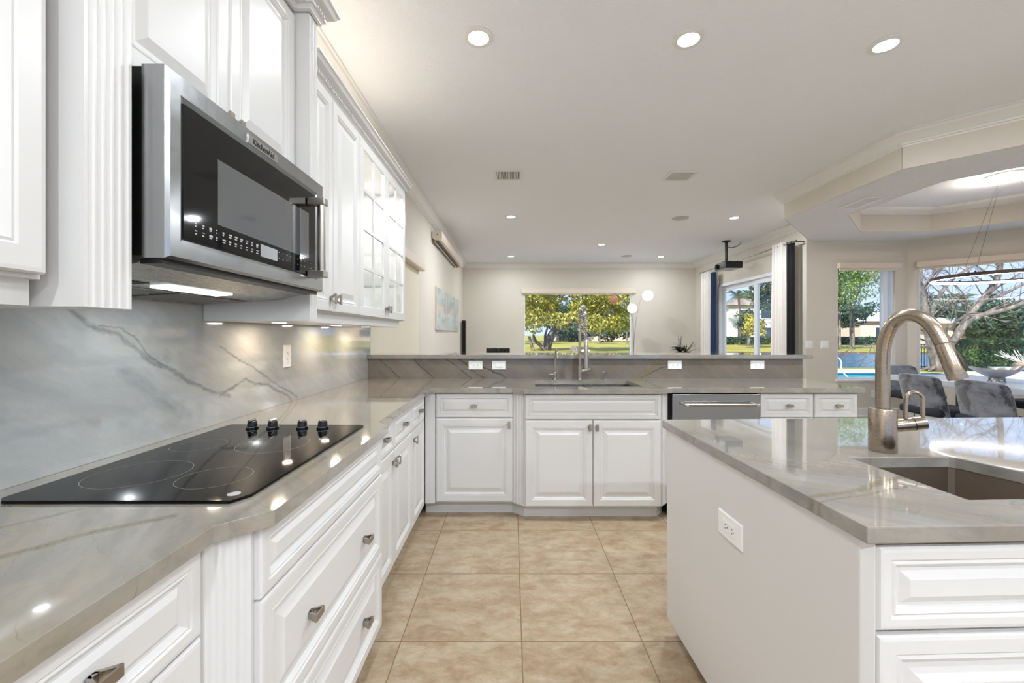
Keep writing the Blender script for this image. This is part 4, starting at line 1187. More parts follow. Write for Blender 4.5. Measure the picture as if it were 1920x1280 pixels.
for x, y, l_ in DL: downlight(x, y, l_, w=(6 if x < 0 and y < 3 else ((13 if x < 2 else 18) if y < 3 else (10 if y > 9 else 22))))
for x, y, l_ in ((-0.25, 0.45, 'added unseen downlight above the cooktop aisle'), (1.07, 0.45, 'added unseen downlight above the near edge of the island'), (2.31, 0.45, 'added unseen downlight above the right part of the island'),
                 (-0.25, -1.6, 'added unseen downlight behind the camera on the cabinet side'), (1.3, -1.6, 'added unseen downlight behind the camera in the middle'), (3.2, -1.6, 'added unseen downlight behind the camera on the right'), (3.7, 0.6, 'added unseen downlight by the right kitchen wall')):
    downlight(x, y, l_, w=(2.5 if x < 0 and y > 0 else (28 if y < 0 else 8)))  # lamps out of view, added to brighten the kitchen
def vent(x, y, w, h, z, label, n=15, along='y'):
    t = thing('ceiling_vent', (x, y, z), label, 'vent')
    fr = MB(); b = 0.032
    for (x0, x1, y0_, y1_) in ((-w / 2, w / 2, -h / 2, -h / 2 + b), (-w / 2, w / 2, h / 2 - b, h / 2), (-w / 2, -w / 2 + b, -h / 2 + b, h / 2 - b), (w / 2 - b, w / 2, -h / 2 + b, h / 2 - b)):
        fr.box(x + x0, x + x1, y + y0_, y + y1_, z - 0.008, z - 0.0002)
    fr.build('frame', M['trim_white'], t)
    MB().box(x - w / 2 + b, x + w / 2 - b, y - h / 2 + b, y + h / 2 - b, z - 0.0012, z - 0.0002).build('duct', M['dark_slot'], t)
    m = MB()
    for i in range(n):
        if along == 'y':
            xx = x - w / 2 + b + (w - 2 * b) * (i + 0.5) / n; m.box(xx - 0.0045, xx + 0.0045, y - h / 2 + b, y + h / 2 - b, z - 0.008, z - 0.0015)
        else:
            yy = y - h / 2 + b + (h - 2 * b) * (i + 0.5) / n; m.box(x - w / 2 + b, x + w / 2 - b, yy - 0.0045, yy + 0.0045, z - 0.008, z - 0.0015)
    m.build('louvres', M['trim_white'], t)
vent(-0.042, 4.78, 0.32, 0.30, ZC, 'white ceiling vent on the left, in front of the living room lights')
vent(1.888, 4.81, 0.32, 0.30, ZC, 'white ceiling vent to the right, in the middle of the main ceiling')
vent(3.90, 4.76, 0.22, 0.42, ZN, 'white ceiling vent in the lowered nook ceiling', 18, 'x')
for x, y, l_ in ((2.59, 6.56, 'round grey ceiling speaker beyond the right vent'), (2.62, 9.75, 'round grey ceiling speaker above the globe floor lamp, far end')):
    tag(MB().lathe((x, y, ZC), [(0.125, 0), (0.125, -0.004), (0.118, -0.007), (0, -0.0065)], 40).build('ceiling_speaker', M['speaker_grille'], smooth=40), l_, 'speaker')

# ================================================================== LIVING ROOM
# projector screen housing on the left wall
t = thing('projector_screen', (-1.16, 7.9, 2.80), 'long white projector screen housing mounted high on the left wall', 'projector screen')
MB().extr([(XL + 0.01, 6.52, 2.86), (-1.085, 6.52, 2.875), (-1.070, 6.52, 2.86), (-1.068, 6.52, 2.76), (-1.085, 6.52, 2.735), (XL + 0.04, 6.52, 2.735), (XL + 0.01, 6.52, 2.77)], (0, 2.75, 0)).build('housing', M['cream_plastic'], t, bevel=0.004)
MB().box(XL + 0.055, XL + 0.105, 6.60, 9.20, 2.731, 2.7352).build('slot', M['black_plastic'], t)
MB().tube([(XL + 0.045, 6.60, 2.715), (XL + 0.045, 9.20, 2.715)], 0.014, 10).build('bottom_bar', M['nickel'], t)
MB().box(XL + 0.085, XL + 0.10, 6.512, 6.5195, 2.80, 2.815).build('switch', M['black_plastic'], t)
# three art panels
for i, (a, b) in enumerate(((6.86, 7.80), (7.90, 8.78), (8.86, 9.66))):
    t = thing('wall_art', (XL, (a + b) / 2, 1.36), ('nearest of three pale blue-grey art panels on the left wall', 'middle of three pale blue-grey art panels on the left wall', 'farthest of three pale blue-grey art panels on the left wall')[i], 'wall art', 'art panels on the left wall')
    MB().box(XL + 0.002, XL + 0.03, a, b, 1.355, 2.06).build('frame', M['cream_plastic'], t, bevel=0.002)
    MB().box(XL + 0.0302, XL + 0.032, a + 0.012, b - 0.012, 1.367, 2.048).build('print', M['art_print'], t)
# tower speaker in the corner
t = thing('tower_speaker', (-1.16, 10.35, 0), 'slim tall black tower speaker in the far left corner', 'speaker')
MB().box(-1.20, -1.12, 10.25, 10.45, 0.03, 1.62).build('cabinet', M['black_plastic'], t, bevel=0.006)
MB().box(-1.22, -1.09, 10.2, 10.5, 0.0, 0.03).build('foot', M['black_gloss'], t)
MB().box(-1.196, -1.124, 10.244, 10.2495, 0.3, 1.60).build('grille', M['black_cloth'], t)
# leather armchair behind the bar
t = thing('armchair', (-0.23, 7.3, 0), 'black channelled leather armchair whose back shows above the bar', 'armchair')
m = MB()
for i in range(9):
    xx = -0.40 + i * 0.0425; m.tube([(xx, 7.02, 0.50), (xx, 6.99, 0.8), (xx, 7.0, 1.00), (xx, 7.03, 1.045)], 0.026, 10)
m.build('backrest', M['black_gloss'], t, smooth=50)
MB().box(-0.44, -0.02, 7.03, 7.55, 0.42, 0.52).build('seat', M['black_gloss'], t, bevel=0.03)
for sx_ in (-0.50, 0.0): MB().box(sx_, sx_ + 0.06, 7.05, 7.5, 0.62, 0.67).box(sx_ + 0.015, sx_ + 0.045, 7.25, 7.3, 0.44, 0.62).build('arm', M['black_gloss'], t, bevel=0.01)
MB().tube([(-0.23, 7.28, 0.06), (-0.23, 7.28, 0.42)], 0.03, 12).build('pedestal', M['chrome'], t)
MB().lathe((-0.23, 7.28, 0.0), [(0.28, 0), (0.28, 0.015), (0.04, 0.06), (0, 0.06)], 24).build('base', M['chrome'], t)
# globe floor lamp
t = thing('floor_lamp', (2.72, 9.75, 0), 'arc floor lamp with three ribbed globes in front of the far wall', 'floor lamp')
MB().lathe((2.72, 9.75, 0), [(0.19, 0), (0.19, 0.02), (0.02, 0.03), (0, 0.03)], 32).build('base', M['nickel'], t, smooth=35)
def at(x, y, Y): v = px(x, y, Y); return v
stems = [[(1187, 700), (1188, 640), (1186, 600), (1176, 575), (1163, 556), (1151, 551)], [(1187, 700), (1187, 640), (1187, 610), (1187, 590), (1185, 568)], [(1187, 700), (1189, 640), (1193, 600), (1200, 566), (1208, 548), (1214, 544)]]
for s in stems:
    P = [Vector((2.72, 9.75, 0.03))] + [px(a, b, 9.75) for a, b in s]
    MB().tube(cat(P, 4), 0.006, 8).build('stem', M['nickel'], t, smooth=60)
for (a, b, r, mt, nm) in ((1151, 561, 0.100, 'globe_brown', 'brown ribbed globe'), (1185, 578, 0.107, 'globe_lit', None), (1214.5, 554, 0.122, 'globe_lit', None)):
    c = px(a, b, 9.75); prof = []; seg = 40
    vs = []; fs = []
    nl, nr = 14, 40
    for i in range(nl + 1):
        th = math.pi * (0.06 + 0.88 * i / nl)
        for k_ in range(nr):
            q = 2 * math.pi * k_ / nr; rr_ = r * math.sin(th) * (1 + 0.025 * math.cos(q * 10))
            vs.append(c + Vector((math.cos(q) * rr_, math.sin(q) * rr_, r * math.cos(th))))
    for i in range(nl):
        for k_ in range(nr):
            k2 = (k_ + 1) % nr; fs.append((i * nr + k_, i * nr + k2, (i + 1) * nr + k2, (i + 1) * nr + k_))
    fs.append(tuple(range(nr))); fs.append(tuple((nl) * nr + k_ for k_ in range(nr)))
    g_ = MB().add(vs, fs).build('globe_shade', M[mt], t, smooth=60)
    if nm: g_['label'] = nm
    MB().tube([c + Vector((0, 0, r * 0.95)), c + Vector((0, 0, r * 1.12))], 0.01, 8).build('cap', M['nickel'], g_)
# plants on a low console
t = thing('console_table', (3.75, 10.2, 0), 'dark low console table holding the two potted plants', 'table')
MB().box(3.2, 4.3, 10.0, 10.45, 0.68, 0.72).build('tabletop', M['bronze'], t, bevel=0.004)
for (a, b) in ((3.23, 10.03), (4.23, 10.03), (3.23, 10.38), (4.23, 10.38)): MB().box(a, a + 0.04, b, b + 0.04, 0, 0.68).build('leg', M['bronze'], t)
def plant(x, y, z, kind, label):
    t = thing('potted_plant', (x, y, z), label, 'plant')
    MB().lathe((x, y, z), [(0.06, 0), (0.09, 0.14), (0.085, 0.14), (0.07, 0.12), (0, 0.12)], 24).build('pot', M['pot_brown'], t, smooth=35)
    m = MB(); rr = random.Random(5 if kind else 9)
    n = 12 if kind == 0 else 22
    for i in range(n):
        q = 2 * math.pi * i / n + rr.uniform(-.2, .2)
        L_ = rr.uniform(0.18, 0.26) if kind == 0 else rr.uniform(0.20, 0.34); w_ = 0.035 if kind == 0 else 0.011
        up_ = rr.uniform(0.08, 0.18) if kind == 0 else rr.uniform(0.12, 0.30)
        d_ = Vector((math.cos(q), math.sin(q), 0)); s_ = Vector((-d_.y, d_.x, 0))
        P = []
        for j in range(6):
            f_ = j / 5; P.append(Vector((x, y, z + 0.12)) + d_ * L_ * f_ + Vector((0, 0, up_ * (math.sin(f_ * 2.2) if kind == 0 else f_ ** 0.8))))
        vs = []
        for j, p_ in enumerate(P):
            ww = w_ * math.sin(math.pi * min(0.97, 0.12 + 0.85 * j / 5)); vs += [p_ - s_ * ww, p_ + Vector((0, 0, -ww * 0.4)), p_ + s_ * ww]
        fs = []
        for j in range(5): fs += [(j * 3, j * 3 + 1, j * 3 + 4, j * 3 + 3), (j * 3 + 1, j * 3 + 2, j * 3 + 5, j * 3 + 4)]
        m.add(vs, fs)
    m.build('leaves', M['leaf_dark' if kind == 0 else 'leaf_grey'], t, smooth=60)
    if kind == 0:
        for dx in (-0.03, 0.0, 0.03):
            P = [(x + dx * 0.3, y, z + 0.12), (x + dx, y, z + 0.36), (x + dx * 1.2, y, z + 0.44 + abs(dx) * 3)]
            s_ = MB().tube(P, 0.004, 6).build('flower_stem', M['bark_brown'], t)
            m = MB()
            for k_ in range(5): m.lathe((x + dx * (1 + 0.04 * k_) + (k_ % 2 - 0.5) * 0.02, y, z + 0.30 + 0.035 * k_), [(0, -0.008), (0.009, 0), (0, 0.010)], 6)
            m.build('buds', M['pot_brown'], s_)
    else:
        MB().tube([(x - 0.12, y, z + 0.12), (x - 0.13, y, z + 0.50)], 0.0035, 6).build('flower_stem', M['bark_brown'], t)
plant(3.54 * 10.2 / 9, 10.2, 0.72, 0, 'dark-leaved orchid with bare upright stems on the console')
plant(3.40 + 0.98, 10.2, 0.72, 1, 'spiky grey-green plant beside the white curtain') if False else plant(4.16, 10.2, 0.72, 1, 'spiky grey-green plant beside the white curtain')

# curtains on the right wall
def curtain(name, x, ya, yb, z0, z1, waves, amp, mat, label, flare=1.0, seedv=1):
    """hanging cloth: wavy sheet, hem flaring slightly"""
    n = waves * 10; nz = 6; vs = []; fs = []; rr = random.Random(seedv)
    ph = [rr.uniform(-0.5, 0.5) for _ in range(4)]
    yc = (ya + yb) / 2
    for j in range(nz + 1):
        f_ = j / nz; z = z1 + (z0 - z1) * f_; sc = 1 + (flare - 1) * f_
        for i in range(n + 1):
            s = i / n; q = 2 * math.pi * waves * s
            y = yc + (ya + (yb - ya) * s - yc) * sc
            a_ = amp * (0.85 + 0.15 * math.sin(q * 0.37 + ph[0])) * (0.8 + 0.3 * f_)
            vs.append((x + a_ * math.sin(q + 0.35 * math.sin(q * 0.5 + ph[1]) * f_), y, z))
    w_ = n + 1
    for j in range(nz):
        for i in range(n): fs.append((j * w_ + i, j * w_ + i + 1, (j + 1) * w_ + i + 1, (j + 1) * w_ + i))
    o = MB().add(vs, fs).build(name, mat, smooth=80, recalc=False)
    s_ = o.modifiers.new('cloth_thickness', 'SOLIDIFY'); s_.thickness = 0.004
    return tag(o, label, 'curtain')
curtain('curtain', 4.47, 9.62, 10.05, 0.02, 2.71, 5, 0.045, M['curtain_white'], 'white curtain panel on the far side of the sliding door', 1.2, 1)
curtain('curtain', 4.47, 9.40, 9.58, 0.02, 2.66, 2, 0.035, M['navy_cloth'], 'navy blue curtain panel on the far side of the sliding door', 1.1, 2)
curtain('curtain', 4.47, 6.98, 7.28, 0.02, 2.80, 4, 0.055, M['curtain_white'], 'white curtain panel on the near side of the sliding door', 1.3, 3)
curtain('curtain', 4.47, 6.76, 6.93, 0.02, 2.74, 2, 0.03, M['black_cloth'], 'black curtain panel on the near side of the sliding door', 1.0, 3)
t = thing('curtain_rod', (4.47, 8.3, 2.74), 'thin metal curtain rod above the sliding door', 'curtain rod')
MB().tube([(4.47, 6.72, 2.755), (4.47, 10.12, 2.735)], 0.012, 12).build('rod', M['nickel'], t, smooth=40)
for yy, zz_ in ((6.74, 2.755), (10.10, 2.735)):
    MB().tube([(4.47, yy, zz_), (4.618, yy, zz_)], 0.009, 8).build('bracket', M['bronze'], t)
    MB().lathe((4.47, yy - 0.03 if yy < 8 else yy + 0.03, zz_), [(0, -0.02), (0.02, 0), (0, 0.02)], 12).build('finial', M['bronze'], t)
for yy in (6.80, 6.90):
    MB().tube([(4.47 + 0.03 * math.cos(q), yy, 2.745 + 0.03 * math.sin(q)) for q in [i * math.pi / 8 for i in range(16)]], 0.004, 6, closed=True).build('ring', M['bronze'], t)

# projector on the ceiling
pj = thing('projector', (4.11, 8.18, ZC), 'black projector hanging on a pole from the ceiling near the curtains', 'projector')
MB().lathe((4.11, 8.18, ZC), [(0.085, 0), (0.085, -0.006), (0.055, -0.022), (0.03, -0.03), (0, -0.03)], 24).build('ceiling_plate', M['black_plastic'], pj, smooth=40)
MB().tube([(4.11, 8.18, ZC - 0.02), (4.11, 8.18, 2.70)], 0.026, 14).build('pole', M['black_plastic'], pj, smooth=40)
MB().box(4.05, 4.17, 8.10, 8.26, 2.655, 2.68).tube([(4.08, 8.12, 2.66), (4.11, 8.18, 2.72)], 0.012, 8).tube([(4.15, 8.24, 2.66), (4.11, 8.18, 2.72)], 0.012, 8).tube([(4.06, 8.25, 2.63), (4.11, 8.18, 2.70)], 0.012, 8).build('bracket', M['black_plastic'], pj)
# body looks toward the left wall (screen)
MB().box(3.98, 4.32, 7.98, 8.38, 2.53, 2.655).build('body', M['black_plastic'], pj, bevel=0.012)
MB().lathe((3.985, 8.28, 2.59), [(0.045, 0), (0.045, 0.03), (0.035, 0.033), (0, 0.028)], 20, (-1, 0, 0)).build('lens', M['black_gloss'], pj, smooth=40)
MB().box(4.0, 4.30, 8.0, 8.36, 2.528, 2.5302).build('underside', M['speaker_grille'], pj)
MB().tube(cat([(4.13, 8.18, 2.96), (4.22, 8.2, 2.95), (4.34, 8.22, 2.98), (4.40, 8.22, 3.03), (4.41, 8.22, ZC)]), 0.006, 8).build('cable', M['black_plastic'], pj)

# ================================================================== DINING NOOK
tb = thing('dining_table', (5.45, 4.55, 0), 'long white dining table in the nook', 'table')
MB().box(4.94, 5.96, 3.45, 5.62, 0.69, 0.76).build('tabletop', M['table_white'], tb, bevel=0.006)
for b in (5.02, 3.95):
    MB().box(5.28, 5.62, b, b + 0.06, 0.0, 0.69).build('leg', M['black_plastic'], tb, bevel=0.004)
def chair(x, y, rot, label):
    """rot: facing angle; backrest behind the sitter; seat faces +X at rot 0"""
    t = thing('dining_chair', (x, y, 0), label, 'chair', 'velvet dining chairs round the table')
    ca, sa = math.cos(rot), math.sin(rot)
    def P(a, b, z): return Vector((x + ca * a - sa * b, y + sa * a + ca * b, z))
    # curved backrest shell
    n = 12; nz = 8; vs = []; fs = []
    def shell(off):
        out = []
        for j in range(nz + 1):
            f_ = j / nz; z = 0.40 + 0.45 * f_
            half = 0.235 + 0.0 * f_ - (0.02 * (f_ ** 6)) ; lean = -0.235 - 0.075 * f_ + 0.03 * (1 - f_)
            for i in range(n + 1):
                s = -1 + 2 * i / n
                zc = z - 0.03 * (abs(s) ** 8) * (1 if f_ > 0.9 else 0)
                out.append(P(lean + 0.055 * s * s + off, half * s, zc))
        return out
    A = shell(0.0); B = shell(0.055)
    w_ = n + 1; K = len(A); vs = A + B
    for j in range(nz):
        for i in range(n):
            a_ = j * w_ + i
            fs.append((a_, a_ + 1, a_ + w_ + 1, a_ + w_)); fs.append((K + a_, K + a_ + w_, K + a_ + w_ + 1, K + a_ + 1))
    for j in range(nz):
        for e in (0, n):
            a_ = j * w_ + e; fs.append((a_, a_ + w_, K + a_ + w_, K + a_))
    for e in (0, nz):
        for i in range(n):
            a_ = e * w_ + i; fs.append((a_, K + a_, K + a_ + 1, a_ + 1))
    MB().add(vs, fs).build('backrest', M['velvet_grey'], t, smooth=50, bevel=0.012)
    m = MB(); m.hexa([P(-0.24, -0.23, 0.41), P(0.24, -0.23, 0.41), P(0.24, 0.23, 0.41), P(-0.24, 0.23, 0.41), P(-0.24, -0.23, 0.50), P(0.24, -0.22, 0.50), P(0.24, 0.22, 0.50), P(-0.24, 0.23, 0.50)])
    m.build('seat', M['velvet_dark'], t, bevel=0.03, smooth=60)
    for (a, b) in ((-0.19, -0.18), (0.19, -0.18), (0.19, 0.18), (-0.19, 0.18)):
        MB().tube([P(a, b, 0.41), P(a * 1.15, b * 1.15, 0.0)], [0.016, 0.010], 10).build('leg', M['chrome'], t)
    return t
chair(4.69, 4.69, 0, 'grey velvet dining chair with its back to the kitchen, nearer the narrow window')
chair(4.68, 4.06, 0, 'grey velvet dining chair with its back to the kitchen, below the silver bowl')
chair(4.74, 3.36, 0, 'grey velvet dining chair at the near right end of the kitchen side of the table') if False else None
chair(5.50, 5.84, R(-90), 'grey velvet dining chair at the far head of the table')
chair(6.22, 5.05, R(180), 'grey velvet dining chair on the window side of the table, farther one')
chair(6.22, 4.32, R(180), 'grey velvet dining chair on the window side of the table, nearer one')
# silver boat bowl on wire base
t = thing('fruit_bowl', (5.34, 4.70, 0.76), 'wide silver boat-shaped bowl on a wire base on the dining table', 'bowl')
n = 28; nr = 7; vs = []; fs = []
def bp(q, f_):
    a_ = 0.285 * f_; b_ = 0.13 * f_
    x_, y_ = math.cos(q) * a_, math.sin(q) * b_
    lift = (abs(math.cos(q)) ** 4) * 0.035 * f_ ** 2
    return Vector((5.34 + x_, 4.70 + y_, 0.800 + 0.105 * f_ ** 1.5 + lift))
for off in (0, 0.006):
    for j in range(nr + 1):
        for i in range(n): p_ = bp(2 * math.pi * i / n, j / nr * 0.999 + 0.001); p_.z -= off; vs.append(p_)
K = (nr + 1) * n
for j in range(nr):
    for i in range(n):
        i2 = (i + 1) % n; fs.append((j * n + i, j * n + i2, (j + 1) * n + i2, (j + 1) * n + i)); fs.append((K + j * n + i, K + (j + 1) * n + i, K + (j + 1) * n + i2, K + j * n + i2))
for i in range(n): i2 = (i + 1) % n; fs.append((nr * n + i, nr * n + i2, K + nr * n + i2, K + nr * n + i))
simple('silver', srgb(205, 208, 212), 0.22, 1.0)
MB().add(vs, fs).build('dish', M['silver'], t, smooth=50)
m = MB()
for i in range(8):
    q = 2 * math.pi * i / 8; q2 = 2 * math.pi * (i + 1) / 8
    m.tube([(5.34 + 0.09 * math.cos(q), 4.70 + 0.05 * math.sin(q), 0.764), (5.34 + 0.075 * math.cos(q2), 4.70 + 0.045 * math.sin(q2), 0.812)], 0.004, 6)
    m.tube([(5.34 + 0.09 * math.cos(q2), 4.70 + 0.05 * math.sin(q2), 0.764), (5.34 + 0.075 * math.cos(q), 4.70 + 0.045 * math.sin(q), 0.812)], 0.004, 6)
m.build('wire_base', M['nickel'], t)
# ring pendant
PX, PY, PR, PZ = 5.56, 4.8, 0.62, 1.925
pd = thing('pendant_light', (PX, PY, ZC), 'thin bronze ring pendant light hanging over the dining table', 'pendant light')
MB().lathe((PX, PY, ZC + 0.01), [(0.17, 0), (0.17, -0.020), (0.15, -0.03), (0, -0.03)], 40).build('canopy', M['trim_white'], pd, smooth=40)
def torus_rect(r0, r1, za, zb, n=96):
    vs = []; fs = []
    for i in range(n):
        q = 2 * math.pi * i / n; c_, s_ = math.cos(q), math.sin(q)
        vs += [(PX + c_ * r0, PY + s_ * r0, za), (PX + c_ * r1, PY + s_ * r1, za), (PX + c_ * r1, PY + s_ * r1, zb), (PX + c_ * r0, PY + s_ * r0, zb)]
    for i in range(n):
        j = (i + 1) % n
        for k_ in range(4):
            k2 = (k_ + 1) % 4; fs.append((i * 4 + k_, i * 4 + k2, j * 4 + k2, j * 4 + k_))
    return MB().add(vs, fs)
rg = torus_rect(PR - 0.022, PR, PZ - 0.006, PZ + 0.032).build('ring', M['bronze'], pd, smooth=30)
torus_rect(PR - 0.019, PR - 0.005, PZ - 0.009, PZ - 0.0062).build('diffuser', M['ring_lens'], rg, smooth=30)
torus_rect(PR - 0.0245, PR - 0.0222, PZ - 0.001, PZ + 0.016).build('inner_diffuser', M['ring_lens'], rg, smooth=30)
for q in (R(200), R(80), R(320)):
    MB().tube([(PX + 0.08 * math.cos(q), PY + 0.08 * math.sin(q), ZC - 0.02), (PX + (PR - 0.01) * math.cos(q), PY + (PR - 0.01) * math.sin(q), PZ + 0.03)], 0.0015, 6).build('wire', M['bronze'], pd)
    MB().lathe((PX + (PR - 0.01) * math.cos(q), PY + (PR - 0.01) * math.sin(q), PZ + 0.028), [(0.008, 0), (0.008, 0.018), (0, 0.018)], 10).build('wire_clamp', M['bronze'], pd)
arealight('canopy_fill_lamp', (PX, PY, ZC - 0.06), 0.30, 20, (1, 0.88, 0.74), pd, (R(180), 0, 0))  # uplight below the canopy, added to brighten the tray and nook

# ================================================================== OUTDOORS
G = -0.12
def ground(name, x0, x1, y0, y1, z, mat, label, cat, kind='structure', th=0.05):
    o = MB().box(x0, x1, y0, y1, z - th, z).build(name, M[mat]); o['kind'] = kind
    return o
def stuff(o, label, cat): return tag(o, label, cat, kind='stuff')
stuff(MB().box(-200, 350, 34.6, 420, G - 0.05, G).build('lawn', M['lawn_grass']), 'bright yellow-green lawn on the far shore of the lake', 'grass')
stuff(MB().box(-200, 350, 17.0, 17.95, G - 0.055, G - 0.005).build('lawn', M['lawn_grass']), 'narrow strip of grass on the near shore of the lake', 'grass')
stuff(MB().box(-200, 350, 17.9, 34.7, G - 0.22, G - 0.17).build('lake', M['lake_water']), 'rippled blue lake beyond the pool deck', 'lake')
stuff(MB().box(-200, 350, 34.5, 34.65, G - 0.2, G - 0.02).build('lake_bank', M['shore_soil']), 'low brown soil bank along the far lake shore', 'bank')
# paved deck with pool cut out
DECK = [(XL - 0.2, YF + 0.35), (4.85, YF + 0.35), (4.85, 6.95), (6.3, 6.95), (7.75, 5.6), (7.75, -3.2), (40, -3.2), (40, 17.0), (XL - 0.2, 17.0)]
POOL = [(6.6, 12.4), (15.2, 12.4), (15.2, 15.3), (6.6, 15.3)]
struct(MB().prism([DECK, POOL], G - 0.05, G).build('floor_patio', M['deck_pink']))
pool = thing('swimming_pool', (10.9, 13.85, G), 'turquoise swimming pool with a dark blue tiled rim outside the narrow nook window', 'swimming pool')
MB().box(6.6, 15.2, 12.4, 15.3, G - 0.12, G - 0.06).build('water', M['pool_water'], pool)
MB().box(6.6, 15.2, 15.27, 15.32, G - 0.11, G + 0.012).box(6.6, 15.2, 12.38, 12.43, G - 0.11, G + 0.012).box(6.58, 6.63, 12.4, 15.3, G - 0.11, G + 0.012).box(15.17, 15.22, 12.4, 15.3, G - 0.11, G + 0.012).build('rim', M['pool_tile'], pool)
t = thing('pool_handrail', (9.75, 12.8, G), 'white curved handrail at the edge of the swimming pool', 'handrail')
for dy in (0, 0.5):
    MB().tube(cat([(9.44, 12.4 + dy, G), (9.42, 12.4 + dy, 0.45), (9.46, 12.4 + dy, 0.60), (9.57, 12.4 + dy, 0.48), (9.60, 12.4 + dy, 0.2), (9.95, 12.45 + dy, -0.08)]), 0.016, 10).build('rail', M['outlet_white'], t, smooth=60)

def leafcloud(pts, size, seed=1, flat=0.0):
    """numpy quads, one per point"""
    r_ = np.random.RandomState(seed); n = len(pts)
    a = r_.normal(size=(n, 3)); a[:, 2] *= (1 - flat); a /= np.linalg.norm(a, axis=1)[:, None]
    b = r_.normal(size=(n, 3)); b -= (b * a).sum(1)[:, None] * a; b /= np.linalg.norm(b, axis=1)[:, None]
    s = size * r_.uniform(0.6, 1.3, n)[:, None]
    w = s * 0.5
    v = np.stack([pts - a * s, pts - b * w, pts + a * s, pts + b * w], 1).reshape(-1, 3)
    f = np.arange(n * 4).reshape(-1, 4)
    return v, f
def npmesh(name, v, f, mat, parent=None):
    off = np.array(wloc(parent)) if parent is not None else 0
    me = bpy.data.meshes.new(name); me.from_pydata((v - off).tolist(), [], f.tolist())
    me.materials.append(mat)
    o = bpy.data.objects.new(name, me); COL.objects.link(o)
    if parent is not None: o.parent = parent
    return o
def crown_pts(cs, dens, seed):
    r_ = np.random.RandomState(seed); out = []
    for (cx, cy, cz, rx, ry, rz) in cs:
        n = int(dens * (rx * ry + rx * rz + ry * rz) / 3)
        d = r_.normal(size=(n, 3)); d /= np.linalg.norm(d, axis=1)[:, None]
        rad = r_.uniform(0.55, 1.0, n) ** 0.5
        q = d * rad[:, None] * np.array([rx, ry, rz])
        q += r_.normal(size=(n, 3)) * 0.12 * min(rx, rz)
        out.append(q + np.array([cx, cy, cz]))
    return np.concatenate(out)
def tree(x, y, hgt, rad, label, leaf='leaf_green', seed=1, dens=130, size=0.22, trunk=0.22, base=0.28, name='tree', group=None, lean=0.0, blobs=16, squash=0.75):
    t = thing(name, (x, y, G), label, 'tree', group)
    rr = random.Random(seed)
    top = Vector((x + lean * hgt, y, G + hgt * 0.55))
    m = MB()
    m.tube(cat([(x, y, G - 0.02), (x + lean * hgt * 0.3 + rr.uniform(-.1, .1), y, G + hgt * 0.2), tuple(top)]), [trunk * (1 - 0.5 * i / 8) for i in range(9)], 8)
    cs = []
    for i in range(blobs):
        q = rr.uniform(0, 2 * math.pi); r_ = rad * math.sqrt(rr.random()) * 0.75; h_ = rr.uniform(base + 0.15, 0.88)
        sh = rad * rr.uniform(0.26, 0.42) * (1.15 - abs(h_ - 0.6) * 0.9)
        c = (x + lean * hgt + math.cos(q) * r_, y + math.sin(q) * r_ * 0.8, G + hgt * h_)
        cs.append((*c, sh, sh, sh * squash))
        if i < 8:
            st = Vector((x, y, G)).lerp(top, rr.uniform(0.45, 0.95)); e = Vector(c)
            m.tube([st, st.lerp(e, 0.5) + Vector((0, 0, 0.15)), e], [trunk * 0.4, trunk * 0.22, trunk * 0.08], 6)
    m.build('trunk', M['bark_grey'], t, smooth=60)
    v, f = leafcloud(crown_pts(cs, dens, seed + 50), size, seed)
    npmesh('foliage', v, f, M[leaf], t)
    return t
def palm(x, y, hgt, label, seed=1, L_=2.4, nfr=16, leaf='leaf_palm', trunk=0.14):
    t = thing('palm_tree', (x, y, G), label, 'palm tree')
    rr = random.Random(seed); top = Vector((x + rr.uniform(-.4, .4), y, G + hgt))
    MB().tube(cat([(x, y, G - 0.02), (x + rr.uniform(-.2, .2), y, G + hgt * 0.5), tuple(top)]), trunk, 8).build('trunk', M['bark_brown'], t, smooth=60)
    vs = []; fs = []
    for i in range(nfr):
        q = 2 * math.pi * i / nfr * 2.4 + rr.uniform(-.2, .2); el = rr.uniform(-0.2, 1.25)
        d_ = Vector((math.cos(q) * math.cos(el), math.sin(q) * math.cos(el), math.sin(el))); LL = L_ * rr.uniform(0.8, 1.1)
        prev = None; N_ = 12
        for j in range(N_ + 1):
            f_ = j / N_; p_ = top + d_ * LL * f_ + Vector((0, 0, -1)) * (LL * 0.55 * f_ * f_)
            if prev is not None:
                td = (p_ - prev).normalized(); s_ = td.cross(Vector((0, 0, 1))); s_ = s_.normalized() if s_.length > .05 else Vector((1, 0, 0))
                for sg in (-1, 1):
                    for h2 in (0, 0.5):
                        b0 = prev.lerp(p_, h2); wl = LL * 0.26 * math.sin(math.pi * (0.12 + 0.8 * f_))
                        tip = b0 + s_ * sg * wl + td * wl * 0.5 + Vector((0, 0, -wl * 0.45))
                        k_ = len(vs); wd = LL * 0.012
                        vs += [b0 - td * wd, b0 + td * wd, tip]; fs.append((k_, k_ + 1, k_ + 2))
            prev = p_
    MB().add(vs, fs).build('fronds', M[leaf], t, recalc=False)
    return t
